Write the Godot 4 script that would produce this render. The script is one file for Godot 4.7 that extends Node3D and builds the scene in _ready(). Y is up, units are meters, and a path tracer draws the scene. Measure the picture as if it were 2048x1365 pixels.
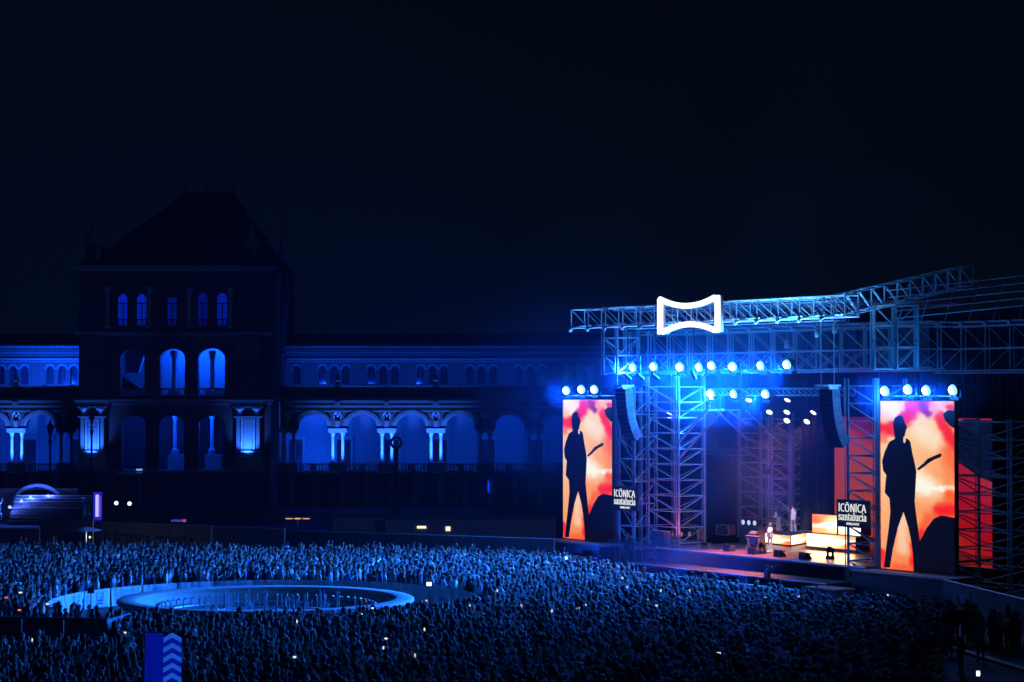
extends Node3D
# Night concert in a brick plaza. Units are metres. A pixel of the photograph gives a direction only;
# depth comes from the ground, the stage planes or the building planes that a thing stands on.
const F := 4200.0
const CX := 1024.0
const CY := 682.5
const HOR := 788.0
const EYE := 12.0
const STAGE := Vector3(11.33, 0, -136.0)
var pitch := atan((HOR - CY) / F)
var cam_at := Vector3(0, EYE, 0)
var ub := Vector3(0.571, 0, 0.821).normalized()
var nb := Vector3(-0.821, 0, 0.571).normalized()
var sbasis: Basis
var names := {}
var M := {}
var cyl: CylinderMesh
var cylfine: CylinderMesh
var cube: BoxMesh
var rng := RandomNumberGenerator.new()

# ---------------------------------------------------------------- pixels to places
func ray(x: float, y: float) -> Vector3:
	return Basis(Vector3.RIGHT, pitch) * Vector3((x - CX) / F, (CY - y) / F, -1.0)
func W(x: float, y: float, depth: float) -> Vector3:
	var r := ray(x, y)
	return cam_at + r * (depth / -r.z)
func hh(x: float, y: float, h: float) -> Vector3:
	var r := ray(x, y)
	return cam_at + r * ((h - EYE) / r.y)
func sp(x: float, y: float, z: float) -> Vector3:          # stage-local place on the plane z metres before the stage front
	var r := ray(x, y)
	var t: float = (z - nb.dot(cam_at - STAGE)) / nb.dot(r)
	return loc(cam_at + r * t)
func loc(p: Vector3) -> Vector3:
	return Vector3(ub.dot(p - STAGE), p.y, nb.dot(p - STAGE))
func sw(v: Vector3) -> Vector3:
	return STAGE + sbasis * v
func fl(x: float, y: float, h: float) -> Vector3:          # stage-local place at height h
	return loc(hh(x, y, h))
func project(p: Vector3) -> Vector2:
	var d := Basis(Vector3.RIGHT, -pitch) * (p - cam_at)
	return Vector2(CX - F * d.x / d.z, CY + F * d.y / d.z)

# ---------------------------------------------------------------- naming
func numbered(called: String) -> String:
	if not names.has(called):
		names[called] = 0
		return called
	names[called] += 1
	return "%s_%03d" % [called, names[called]]
func thing(called: String, label: String, category: String, at := Vector3.ZERO, turn := 0.0, group := "") -> Node3D:
	var o := Node3D.new()
	o.name = numbered(called)
	add_child(o)
	o.position = at
	o.rotation.y = turn
	tag(o, label, category, group)
	return o
func sthing(called: String, label: String, category: String, at := Vector3.ZERO, group := "") -> Node3D:   # set square to the stage
	var o := thing(called, label, category, Vector3.ZERO, 0.0, group)
	o.transform = Transform3D(sbasis, sw(at))
	return o
func tag(o: Node, label: String, category: String, group := "") -> void:
	o.set_meta("label", label)
	o.set_meta("category", category)
	if group != "":
		o.set_meta("group", group)
func obj(parent: Node, called: String, m: Mesh, mat: Material, tr := Transform3D()) -> MeshInstance3D:
	var o := MeshInstance3D.new()
	o.name = numbered(called) if parent == self else StringName(called)
	o.mesh = m
	o.material_override = mat
	parent.add_child(o, true)
	o.transform = tr
	return o
func struct(called: String, m: Mesh, mat: Material, tr := Transform3D()) -> MeshInstance3D:
	var o := obj(self, called, m, mat, tr)
	o.set_meta("kind", "structure")
	return o

# ---------------------------------------------------------------- shapes
func tube(parent: Node, called: String, a: Vector3, b: Vector3, r: float, mat: Material, fine := false) -> MeshInstance3D:
	var d := b - a
	var up := d.normalized()
	var side := up.cross(Vector3.UP if absf(up.y) < 0.9 else Vector3.RIGHT).normalized()
	return obj(parent, called, cylfine if fine else cyl, mat, Transform3D(Basis(side * r, d, side.cross(up) * r), (a + b) * 0.5))
func box(parent: Node, called: String, c: Vector3, s: Vector3, mat: Material, turn := Basis()) -> MeshInstance3D:
	return obj(parent, called, cube, mat, Transform3D(turn * Basis.from_scale(s), c))
func bevelled(s: Vector3, b: float) -> ArrayMesh:            # a box with chamfered edges
	var p := PackedVector3Array()
	var h := s * 0.5
	for k in 3:
		for sgn in [-1.0, 1.0]:
			var i := (k + 1) % 3
			var j := (k + 2) % 3
			var q := []
			for c in [[-1, -1], [1, -1], [1, 1], [-1, 1]]:
				var v := Vector3()
				v[k] = sgn * h[k]
				v[i] = c[0] * (h[i] - b)
				v[j] = c[1] * (h[j] - b)
				q.append(v)
			quad(p, q[0], q[1], q[2], q[3])
			for e in [-1.0, 1.0]:                                # edge strips
				var v0 := Vector3(); v0[k] = sgn * h[k]; v0[i] = e * (h[i] - b); v0[j] = -(h[j] - b)
				var v1 := v0; v1[j] = h[j] - b
				var w0 := v0; w0[k] = sgn * (h[k] - b); w0[i] = e * h[i]
				var w1 := v1; w1[k] = sgn * (h[k] - b); w1[i] = e * h[i]
				quad(p, v0, v1, w1, w0)
	for sx in [-1.0, 1.0]:
		for sy in [-1.0, 1.0]:
			for sz in [-1.0, 1.0]:
				p.append_array([Vector3(sx * h.x, sy * (h.y - b), sz * (h.z - b)), Vector3(sx * (h.x - b), sy * h.y, sz * (h.z - b)), Vector3(sx * (h.x - b), sy * (h.y - b), sz * h.z)])
	return flat_mesh(p)
func quad(p: PackedVector3Array, a: Vector3, b: Vector3, c: Vector3, d: Vector3) -> void:
	p.append_array([a, b, c, a, c, d])
func flat_mesh(p: PackedVector3Array, uv := PackedVector2Array()) -> ArrayMesh:
	var a := []
	a.resize(Mesh.ARRAY_MAX)
	a[Mesh.ARRAY_VERTEX] = p
	if uv.size():
		a[Mesh.ARRAY_TEX_UV] = uv
	var m := ArrayMesh.new()
	m.add_surface_from_arrays(Mesh.PRIMITIVE_TRIANGLES, a)
	return m
func extrude(pts: PackedVector2Array, z0: float, z1: float) -> ArrayMesh:    # outline in x and y, thickness from z0 to z1
	var p := PackedVector3Array()
	var t := Geometry2D.triangulate_polygon(pts)
	for z in [z0, z1]:
		for k in t:
			p.append(Vector3(pts[k].x, pts[k].y, z))
	for k in pts.size():
		var a := pts[k]
		var b := pts[(k + 1) % pts.size()]
		quad(p, Vector3(a.x, a.y, z0), Vector3(b.x, b.y, z0), Vector3(b.x, b.y, z1), Vector3(a.x, a.y, z1))
	return flat_mesh(p)
func prism(pts: Array, y0: float, y1: float) -> ArrayMesh:                   # footprint of Vector3, raised from y0 to y1
	var f := PackedVector2Array()
	for q in pts:
		f.append(Vector2(q.x, q.z))
	var p := PackedVector3Array()
	var t := Geometry2D.triangulate_polygon(f)
	for y in [y0, y1]:
		for k in t:
			p.append(Vector3(f[k].x, y, f[k].y))
	for k in f.size():
		var a := f[k]
		var b := f[(k + 1) % f.size()]
		quad(p, Vector3(a.x, y0, a.y), Vector3(b.x, y0, b.y), Vector3(b.x, y1, b.y), Vector3(a.x, y1, a.y))
	return flat_mesh(p)
func notched(x0: float, x1: float, y0: float, y1: float, openings: Array, z0: float, z1: float) -> ArrayMesh:   # wall with arched openings that rise from its lower edge
	var pts := PackedVector2Array([Vector2(x0, y0)])
	for o in openings:
		var xa: float = o[0]
		var xb: float = o[1]
		pts.append(Vector2(xa, y0))
		var n := 12 if o[3] > o[2] else 1
		for k in n + 1:
			var t := PI * (1.0 - float(k) / n)
			pts.append(Vector2((xa + xb) * 0.5 + cos(t) * (xb - xa) * 0.5, o[2] + sin(t) * (o[3] - o[2])))
		pts.append(Vector2(xb, y0))
	pts.append_array([Vector2(x1, y0), Vector2(x1, y1), Vector2(x0, y1)])
	return extrude(pts, z0, z1)
func arch_ring(cx: float, rx: float, ry: float, y: float, w: float, z0: float, z1: float, n := 14) -> ArrayMesh:
	var p := PackedVector3Array()
	for k in n:
		var q := []
		for e in [[k, 0.0], [k + 1, 0.0], [k + 1, w], [k, w]]:
			var t: float = PI * float(e[0]) / n
			q.append(Vector2(cx + cos(t) * (rx + e[1]), y + sin(t) * (ry + e[1])))
		for z in [z0, z1]:
			quad(p, Vector3(q[0].x, q[0].y, z), Vector3(q[1].x, q[1].y, z), Vector3(q[2].x, q[2].y, z), Vector3(q[3].x, q[3].y, z))
		quad(p, Vector3(q[0].x, q[0].y, z0), Vector3(q[1].x, q[1].y, z0), Vector3(q[1].x, q[1].y, z1), Vector3(q[0].x, q[0].y, z1))
		quad(p, Vector3(q[3].x, q[3].y, z0), Vector3(q[2].x, q[2].y, z0), Vector3(q[2].x, q[2].y, z1), Vector3(q[3].x, q[3].y, z1))
	return flat_mesh(p)
func lathe(prof: Array, n := 20, sx := 1.0, sz := 1.0) -> ArrayMesh:
	var st := SurfaceTool.new()
	st.begin(Mesh.PRIMITIVE_TRIANGLES)
	for k in prof.size() - 1:
		st.set_smooth_group(k if prof[k].size() > 2 else 0)
		for i in n:
			var a := TAU * i / n
			var b := TAU * (i + 1) / n
			var v := []
			for e in [[prof[k], a], [prof[k], b], [prof[k + 1], b], [prof[k + 1], a]]:
				v.append(Vector3(cos(e[1]) * e[0][0] * sx, e[0][1], sin(e[1]) * e[0][0] * sz))
			for j in [0, 2, 1, 0, 3, 2]:
				st.add_vertex(v[j])
	st.generate_normals()
	return st.commit()
func polytube(pts: Array, r: float, n := 10) -> ArrayMesh:    # a smooth bent tube through the points
	var st := SurfaceTool.new()
	st.begin(Mesh.PRIMITIVE_TRIANGLES)
	st.set_smooth_group(0)
	var rings := []
	for k in pts.size():
		var d: Vector3 = (pts[mini(k + 1, pts.size() - 1)] - pts[maxi(k - 1, 0)]).normalized()
		var s := d.cross(Vector3.UP if absf(d.y) < 0.95 else Vector3.BACK).normalized()
		var u := s.cross(d)
		var ring := []
		for i in n:
			ring.append(pts[k] + (s * cos(TAU * i / n) + u * sin(TAU * i / n)) * r)
		rings.append(ring)
	for k in pts.size() - 1:
		for i in n:
			var j := (i + 1) % n
			for v in [rings[k][i], rings[k + 1][j], rings[k][j], rings[k][i], rings[k + 1][i], rings[k + 1][j]]:
				st.add_vertex(v)
	st.generate_normals()
	return st.commit()

# ---------------------------------------------------------------- materials
func lin(r: float, g: float, b: float) -> Color:
	return Color(r, g, b).linear_to_srgb()
func mat(c: Color, rough := 0.7, metal := 0.0, grain := 0.0, scale := 1.0) -> StandardMaterial3D:
	var m := StandardMaterial3D.new()
	m.albedo_color = c
	m.roughness = rough
	m.metallic = metal
	if grain > 0.0:
		var t := NoiseTexture2D.new()
		t.width = 256
		t.height = 256
		t.seamless = true
		var n := FastNoiseLite.new()
		n.seed = 7 + M.size()
		n.frequency = 0.03
		n.fractal_octaves = 5
		t.noise = n
		var g := Gradient.new()
		g.set_color(0, Color(1 - grain, 1 - grain, 1 - grain))
		g.set_color(1, Color.WHITE)
		t.color_ramp = g
		m.albedo_texture = t
		m.uv1_triplanar = true
		m.uv1_world_triplanar = true
		m.uv1_scale = Vector3.ONE * scale
	return m
func glow(c: Color, e: float, base := Color(0.02, 0.02, 0.02)) -> StandardMaterial3D:
	var m := mat(base, 0.5)
	m.emission_enabled = true
	m.emission = c
	m.emission_energy_multiplier = e
	return m

# ---------------------------------------------------------------- lamps
func spot(parent: Node, p: Vector3, aim: Vector3, c: Color, e: float, cone: float, size := 0.15) -> void:
	var l := SpotLight3D.new()
	l.name = "beam"
	parent.add_child(l, true)
	l.look_at_from_position(parent.global_transform * p, parent.global_transform * aim, Vector3.UP if absf((aim - p).normalized().y) < 0.98 else Vector3.RIGHT)
	l.light_color = c
	l.light_energy = e
	l.spot_angle = cone
	l.spot_angle_attenuation = 1.0
	l.spot_range = 200.0
	l.spot_attenuation = 2.0
	l.light_size = size
	l.shadow_enabled = true
func omni(parent: Node, p: Vector3, c: Color, e: float, size := 0.1) -> void:
	var l := OmniLight3D.new()
	l.name = "bulb_light"
	parent.add_child(l, true)
	l.position = p
	l.light_color = c
	l.light_energy = e
	l.omni_range = 200.0
	l.omni_attenuation = 2.0
	l.light_size = size
	l.shadow_enabled = true
func area(parent: Node, p: Vector3, aim: Vector3, s: Vector2, c: Color, e: float) -> void:
	var l := AreaLight3D.new()
	l.name = "face_light"
	parent.add_child(l, true)
	l.look_at_from_position(parent.global_transform * p, parent.global_transform * aim, Vector3.UP if absf((aim - p).normalized().y) < 0.98 else Vector3.RIGHT)
	l.area_size = s
	l.light_color = c
	l.light_energy = e
	l.area_range = 200.0
	l.shadow_enabled = true

# ================================================================ the scene
const STAGE_BLUE := Color(0.10, 0.54, 1.0)
const DEEP_BLUE := Color(0.02, 0.27, 1.0)

func _ready() -> void:
	sbasis = Basis(ub, Vector3.UP, nb)
	rng.seed = 20240
	var cam := Camera3D.new()
	cam.name = "camera"
	add_child(cam)
	cam.position = cam_at
	cam.rotation.x = pitch
	cam.fov = rad_to_deg(2.0 * atan(CY / F))
	cam.near = 0.5
	cam.far = 3000.0
	cam.current = true
	var we := WorldEnvironment.new()
	we.name = "environment"
	var env := Environment.new()
	env.background_mode = Environment.BG_SKY
	var sky := Sky.new()
	var sm := ProceduralSkyMaterial.new()
	sm.sky_top_color = Color(0.008, 0.024, 0.050)
	sm.sky_horizon_color = Color(0.010, 0.034, 0.078)
	sm.sky_curve = 0.25
	sm.ground_horizon_color = Color(0.010, 0.022, 0.055)
	sm.ground_bottom_color = Color(0.006, 0.010, 0.02)
	sky.sky_material = sm
	env.sky = sky
	env.tonemap_mode = Environment.TONE_MAPPER_LINEAR
	env.tonemap_exposure = 1.0
	env.fog_enabled = true
	env.fog_density = 0.00009
	env.fog_light_color = Color(0.55, 0.78, 1.0)
	env.volumetric_fog_enabled = true
	env.volumetric_fog_density = 0.0
	env.sdfgi_enabled = true
	env.ssao_enabled = true
	env.ssil_enabled = true
	we.environment = env
	add_child(we)
	var town_fill := DirectionalLight3D.new()  # dim directional fill added to stand for town glow
	town_fill.name = "added_town_glow"
	add_child(town_fill)
	town_fill.rotation_degrees = Vector3(-50, 35, 0)
	town_fill.light_energy = 0.004
	town_fill.light_color = Color(0.6, 0.75, 1.0)
	town_fill.light_angular_distance = 2.0
	town_fill.shadow_enabled = true
	make_materials()
	screen_tex = screen_image()
	ground()
	wings()
	tower()
	bridge()
	fences()
	fountain()
	stage_structure()
	screens()
	lamps()
	stage_gear()
	performers()
	extras()
	crowd()
	smoke()

var screen_tex: ImageTexture
func make_materials() -> void:
	cyl = CylinderMesh.new()
	cyl.top_radius = 1.0
	cyl.bottom_radius = 1.0
	cyl.height = 1.0
	cyl.radial_segments = 8
	cyl.rings = 0
	cylfine = cyl.duplicate()
	cylfine.radial_segments = 20
	cube = BoxMesh.new()
	M.paving = mat(lin(0.085, 0.075, 0.07), 0.95, 0.0, 0.5, 0.15)
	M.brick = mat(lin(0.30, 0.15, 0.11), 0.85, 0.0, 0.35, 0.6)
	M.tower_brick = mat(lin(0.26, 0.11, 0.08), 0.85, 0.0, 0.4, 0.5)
	M.plaster = mat(lin(0.42, 0.37, 0.33), 0.85, 0.0, 0.55, 0.9)
	M.stone = mat(lin(0.42, 0.38, 0.32), 0.7, 0.0, 0.25, 0.8)
	M.marble = mat(lin(0.62, 0.60, 0.58), 0.45, 0.0, 0.15, 1.5)
	M.roof = mat(lin(0.10, 0.06, 0.045), 0.85, 0.0, 0.4, 0.5)
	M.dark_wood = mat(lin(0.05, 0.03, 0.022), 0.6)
	M.window_glass = mat(lin(0.03, 0.035, 0.045), 0.12)
	M.iron = mat(lin(0.025, 0.025, 0.028), 0.5, 0.5)
	M.steel = mat(lin(0.46, 0.47, 0.48), 0.5, 0.25, 0.2, 2.0)
	M.red_tape = mat(lin(0.45, 0.02, 0.03), 0.5)
	M.alu = mat(lin(0.72, 0.73, 0.75), 0.38, 0.3)
	M.black = mat(lin(0.018, 0.018, 0.02), 0.55)
	M.drape = mat(lin(0.015, 0.015, 0.018), 0.95, 0.0, 0.4, 1.0)
	M.membrane = mat(lin(0.10, 0.10, 0.11), 0.7, 0.0, 0.3, 0.4)
	M.case = mat(lin(0.30, 0.12, 0.12), 0.5, 0.0, 0.3, 3.0)
	M.speaker_face = mat(lin(0.20, 0.21, 0.22), 0.55, 0.1, 0.2, 4.0)
	M.deck = mat(lin(0.32, 0.16, 0.12), 0.35, 0.0, 0.3, 0.8)
	M.panel_white = mat(lin(0.70, 0.70, 0.70), 0.7, 0.0, 0.2, 1.2)
	M.panel_grey = mat(lin(0.22, 0.22, 0.24), 0.7, 0.0, 0.3, 0.8)
	M.panel_red = mat(lin(0.16, 0.06, 0.05), 0.8, 0.0, 0.3, 0.5)
	M.panel_print = mat(lin(0.42, 0.36, 0.42), 0.7, 0.0, 0.3, 0.8)
	M.fence_text = mat(lin(0.05, 0.05, 0.06), 0.7)
	M.print_blue = mat(lin(0.10, 0.16, 0.55), 0.7, 0.0, 0.15, 2.0)
	M.print_pale = mat(lin(0.60, 0.68, 0.80), 0.7)
	M.pipe = mat(lin(0.30, 0.32, 0.34), 0.4, 0.5)
	M.basin = mat(lin(0.40, 0.40, 0.40), 0.5, 0.0, 0.4, 0.5)
	M.fabric_blue = mat(lin(0.12, 0.16, 0.22), 0.9, 0.0, 0.3, 1.5)
	M.lamp_white = glow(Color(0.86, 0.94, 1.0), 14.0)
	M.lamp_ring = glow(Color(0.42, 0.72, 1.0), 2.4)
	M.lamp_face = glow(Color(0.93, 0.96, 1.0), 2.2)
	M.neon = glow(Color(0.97, 0.98, 1.0), 1.9)
	M.riser_glow = glow(Color(1.0, 0.88, 0.68), 2.0)
	M.booth_glow = glow(Color(1.0, 0.92, 0.78), 2.3)
	M.letter_glow = glow(Color(0.95, 0.96, 0.92), 0.95)
	M.floor_lens = glow(Color(1.0, 0.70, 0.62), 0.55)
	M.blue_spot_lens = glow(Color(0.72, 0.82, 1.0), 1.1)
	M.warm_light = glow(Color(1.0, 0.80, 0.55), 0.8)
	M.cool_strip = glow(Color(0.55, 0.65, 1.0), 1.3)
	M.phone_glow = glow(Color(0.95, 0.97, 1.0), 1.0)
	M.phone_warm = glow(Color(1.0, 0.78, 0.62), 0.9)
	M.banner_glow = glow(Color(0.45, 0.42, 1.0), 0.9)

func ground() -> void:
	var g := PlaneMesh.new()
	g.size = Vector2(1600, 1600)
	struct("ground", g, M.paving, Transform3D(Basis(), Vector3(0, 0, -300)))

# ---------------------------------------------------------------- the arcaded building
const DW := 221.0
func wings() -> void:
	var left_centres := [-66.0, 32.0, 130.5]
	var right_centres := [576.5, 675.0, 773.3, 871.6, 970.0, 1068.3, 1166.6, 1265.0]
	wing("arcaded_building", "long blue-lit arcaded brick wing between the dark tower and the stage", right_centres, 560.0, 1290.0, [1, 2, 3], true)
	wing("arcaded_building", "short stretch of arcaded wing lit bright blue beside the bridge", left_centres, -110.0, 168.0, [1], false)

func wing(called: String, label: String, centres: Array, xa: float, xb: float, lit: Array, main: bool) -> void:
	var c := W((xa + xb) * 0.5, HOR, DW)
	var t := thing(called, label, "building", Vector3(c.x, 0, -DW))
	var X := func(x: float) -> float: return W(x, HOR, DW).x - c.x
	var Y := func(y: float) -> float: return W(CX, y, DW).y
	var k := DW / F                                   # metres per pixel
	var x0: float = X.call(xa)
	var x1: float = X.call(xb)
	var wide := x1 - x0
	var mid := (x0 + x1) * 0.5
	var yf: float = Y.call(943)
	var depth := 5.5
	# basement and floors
	box(t, "basement_wall", Vector3(mid, yf * 0.5 - 0.12, -depth * 0.5), Vector3(wide, yf - 0.26, depth), M.brick)
	box(t, "gallery_floor", Vector3(mid, yf - 0.11, -depth * 0.5 + 0.2), Vector3(wide, 0.22, depth + 0.5), M.stone)
	for n in int(wide / 2.6):
		box(t, "basement_pilaster", Vector3(x0 + 1.3 + n * 2.6, (yf - 0.3) * 0.5, 0.09), Vector3(0.5, yf - 0.35, 0.18), M.stone)
	# arcade wall with its arches
	var ys: float = Y.call(852)
	var yt: float = Y.call(801)
	var ya: float = Y.call(830)
	var half := 28.5 * k
	var ops := []
	for n in centres.size() - 1:
		var m: float = (X.call(centres[n]) + X.call(centres[n + 1])) * 0.5
		ops.append([m - half, m + half, ys, ya])
	obj(t, "arcade_wall", notched(x0, x1, Y.call(858), yt, ops, -0.85, 0.0), M.brick)
	for o in ops:
		obj(t, "arch_moulding", arch_ring((o[0] + o[1]) * 0.5, half, ya - ys, ys, 0.30, -0.02, 0.13), M.stone)
		obj(t, "arch_moulding", arch_ring((o[0] + o[1]) * 0.5, half + 0.36, ya - ys + 0.36, ys, 0.12, -0.02, 0.20), M.stone)
	# piers: pedestal, two columns front and back, impost
	var shaft := lathe([[0.0, 0.0], [0.25, 0.0], [0.25, 0.07], [0.21, 0.11, 1], [0.23, 0.15], [0.17, 0.20, 1], [0.165, 0.9], [0.14, 2.45], [0.16, 2.50, 1], [0.14, 2.53], [0.15, 2.60], [0.21, 2.85], [0.27, 2.95, 1], [0.27, 3.06], [0.0, 3.06]], 16)
	var hcol: float = Y.call(866) - Y.call(926)
	for n in centres.size():
		var px: float = X.call(centres[n])
		if px < x0 - 0.2 or px > x1 + 0.2:
			continue
		box(t, "pedestal", Vector3(px, (yf + Y.call(926)) * 0.5, -0.42), Vector3(1.95, Y.call(926) - yf, 0.9), M.stone)
		for dx in [-10.0, 10.0]:
			obj(t, "column", shaft, M.marble, Transform3D(Basis.from_scale(Vector3(1, hcol / 3.06, 1)), Vector3(px + dx * k, Y.call(926), -0.40)))
		box(t, "impost", Vector3(px, (Y.call(866) + Y.call(859)) * 0.5, -0.42), Vector3(1.95, Y.call(859) - Y.call(866), 0.95), M.marble)
		box(t, "impost", Vector3(px, Y.call(858.2), -0.42), Vector3(2.1, 0.07, 1.05), M.marble)
		var md := obj(t, "medallion", lathe([[0.0, 0.09], [0.30, 0.06], [0.34, 0.10, 1], [0.43, 0.10, 1], [0.46, 0.0]], 22), M.marble, Transform3D(Basis(Vector3.RIGHT, PI / 2), Vector3(px, Y.call(831.5), 0.0)))
		obj(md, "portrait", lathe([[0.0, 0.12], [0.08, 0.11], [0.13, 0.05], [0.15, 0.0]], 12, 1.0, 1.4), M.marble, Transform3D(Basis(), Vector3(0.02, 0.08, -0.03)))
		obj(md, "portrait", lathe([[0.0, 0.09], [0.15, 0.06], [0.22, 0.0]], 12, 1.0, 0.5), M.marble, Transform3D(Basis(), Vector3(0.0, 0.07, 0.17)))
		obj(t, "keystone", extrude(PackedVector2Array([Vector2(-0.16, -0.4), Vector2(0.16, -0.4), Vector2(0.24, 0.25), Vector2(-0.24, 0.25)]), -0.05, 0.28), M.stone, Transform3D(Basis(), Vector3(px, Y.call(847), 0.0)))
	# balustrade of the gallery
	var bal := lathe([[0.0, 0.0], [0.09, 0.0], [0.09, 0.06, 1], [0.05, 0.10], [0.085, 0.26], [0.05, 0.46], [0.08, 0.52, 1], [0.08, 0.58], [0.0, 0.58]], 10)
	for o in ops:
		box(t, "rail", Vector3((o[0] + o[1]) * 0.5, Y.call(929), -0.42), Vector3(o[1] - o[0] + 0.02, 0.13, 0.34), M.stone)
		box(t, "rail", Vector3((o[0] + o[1]) * 0.5, yf + 0.04, -0.42), Vector3(o[1] - o[0] + 0.02, 0.08, 0.34), M.stone)
		for n in 9:
			if n == 4 and main:
				box(t, "rail_block", Vector3((o[0] + o[1]) * 0.5, (yf + Y.call(929)) * 0.5, -0.42), Vector3(0.5, Y.call(929) - yf - 0.1, 0.30), M.stone)
			else:
				obj(t, "baluster", bal, M.stone, Transform3D(Basis.from_scale(Vector3(1, (Y.call(929) - yf - 0.13) / 0.58, 1)), Vector3(lerpf(o[0], o[1], (n + 0.5) / 9.0), yf + 0.08, -0.42)))
	# back wall of the gallery with doors, ceiling
	box(t, "gallery_back_wall", Vector3(mid, (yf + yt) * 0.5, -depth + 0.1), Vector3(wide, yt - yf, 0.4), M.plaster)
	box(t, "gallery_ceiling", Vector3(mid, yt - 0.12, -depth * 0.5 - 0.3), Vector3(wide, 0.22, depth - 1.2), M.plaster)
	for n in centres.size():
		var px: float = X.call(centres[n]) + 0.25
		if px < x0 + 1.0 or px > x1 - 1.0:
			continue
		var d := box(t, "door", Vector3(px, yf + 1.6, -depth + 0.34), Vector3(1.5, 3.2, 0.10), M.dark_wood)
		box(t, "door_lintel", Vector3(px, yf + 3.4, -depth + 0.38), Vector3(1.9, 0.35, 0.22), M.stone)
		for s in [-1, 1]:
			box(t, "door_jamb", Vector3(px + s * 0.85, yf + 1.6, -depth + 0.38), Vector3(0.2, 3.2, 0.2), M.stone)
			obj(d, "door_pane", cube, M.window_glass, Transform3D(Basis.from_scale(Vector3(0.30, 0.5, 0.5)), Vector3(s * 0.24, 0.18, 0.5)))
		obj(t, "wall_pilaster", cube, M.plaster, Transform3D(Basis.from_scale(Vector3(0.35, yt - yf - 0.3, 0.16)), Vector3(px - 1.35, (yf + yt) * 0.5, -depth + 0.36)))
	# entablature and terrace parapet
	for e in [[823.0, 0.16, 0.16], [813.5, 0.22, 0.30], [804.0, 0.30, 0.55]]:
		box(t, "cornice", Vector3(mid, Y.call(e[0]), e[2] * 0.5 - 0.02), Vector3(wide, e[1], e[2]), M.stone)
	for n in centres.size():
		var px: float = X.call(centres[n])
		if px > x0 and px < x1:
			obj(t, "cornice_bracket", extrude(PackedVector2Array([Vector2(-0.22, -0.35), Vector2(0.22, -0.35), Vector2(0.28, 0.2), Vector2(-0.28, 0.2)]), 0.0, 0.62), M.stone, Transform3D(Basis(), Vector3(px, Y.call(808), 0.0)))
	var yp: float = Y.call(776)
	box(t, "terrace_floor", Vector3(mid, yt + 0.11, -3.6), Vector3(wide, 0.2, 8.0), M.stone)
	box(t, "terrace_parapet", Vector3(mid, (yt + yp) * 0.5 + 0.1, 0.0), Vector3(wide, yp - yt, 0.4), M.brick)
	box(t, "parapet_coping", Vector3(mid, yp + 0.14, 0.0), Vector3(wide, 0.12, 0.55), M.stone)
	# upper storey set back behind the terrace
	var du := 6.4
	var ku := (DW + du) / F
	var XU := func(x: float) -> float: return W(x, HOR, DW + du).x - c.x
	var YU := func(y: float) -> float: return W(CX, y, DW + du).y
	var wops := []
	for g in centres.size():
		for q in [-24.0, 0.0, 23.5]:
			var wxp: float = XU.call(float(centres[g]) - 7.0 + q)
			if main and g == 0 and q < 9.0:
				if q != 0.0:
					continue
				wxp = XU.call(586.0)
			if wxp > x0 + 1.0 and wxp < x1 - 1.0:
				wops.append([wxp - 7.5 * ku, wxp + 7.5 * ku, YU.call(740), YU.call(732)])
	obj(t, "upper_wall", notched(XU.call(xa), XU.call(xb), YU.call(769), YU.call(693), wops, -du - 0.5, -du), M.brick)
	box(t, "upper_wall", Vector3(mid, (yt + YU.call(769)) * 0.5, -du - 0.25), Vector3(wide, YU.call(769) - yt, 0.5), M.brick)
	for o in wops:
		var wn := box(t, "window", Vector3((o[0] + o[1]) * 0.5, (YU.call(769) + YU.call(731)) * 0.5, -du - 0.42), Vector3(o[1] - o[0] + 0.2, YU.call(731) - YU.call(769) + 0.2, 0.06), M.window_glass)
		obj(wn, "window_bar", cube, M.dark_wood, Transform3D(Basis.from_scale(Vector3(0.07, 1.0, 0.8)), Vector3(0, 0, 0.6)))
		obj(wn, "window_bar", cube, M.dark_wood, Transform3D(Basis.from_scale(Vector3(1.0, 0.03, 0.8)), Vector3(0, 0.12, 0.62)))
		obj(t, "window_arch", arch_ring((o[0] + o[1]) * 0.5, (o[1] - o[0]) * 0.5, float(o[3]) - float(o[2]), o[2], 0.20, -du - 0.01, -du + 0.10, 8), M.stone)
		for s in [-1, 1]:
			box(t, "window_jamb", Vector3((o[0] + o[1]) * 0.5 + s * ((o[1] - o[0]) * 0.5 + 0.10), (YU.call(769) + float(o[2])) * 0.5, -du + 0.04), Vector3(0.2, float(o[2]) - YU.call(769), 0.1), M.brick)
	for y in [[719.0, 0.22, 0.35], [723.5, 0.12, 0.2], [706.0, 0.08, 0.14], [694.5, 0.16, 0.4]]:
		box(t, "upper_cornice", Vector3(mid, YU.call(y[0]), -du + y[2] * 0.5 - 0.02), Vector3(wide, y[1], y[2]), M.stone)
	for g in centres.size():
		for q in [-49.0, -36.0, 35.0]:
			var pxx: float = XU.call(float(centres[g]) - 7.0 + q)
			if pxx > x0 + 0.4 and pxx < x1 - 0.4:
				box(t, "upper_pilaster", Vector3(pxx, (YU.call(769) + YU.call(724)) * 0.5, -du + 0.06), Vector3(0.3, YU.call(724) - YU.call(769), 0.14), M.brick)
	var nt := int(wide / 0.32)
	for n in mini(nt, 150):
		box(t, "roof_tile_end", Vector3(x0 + wide * (n + 0.5) / mini(nt, 150), YU.call(692.0), -du + 0.22), Vector3(0.15, 0.2, 0.35), M.roof)
	obj(t, "roof", flat_mesh(roof_slope(x0, x1, YU.call(692.5), -du + 0.3, YU.call(692.5) + 1.6, -du - 9.0)), M.roof)
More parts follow.
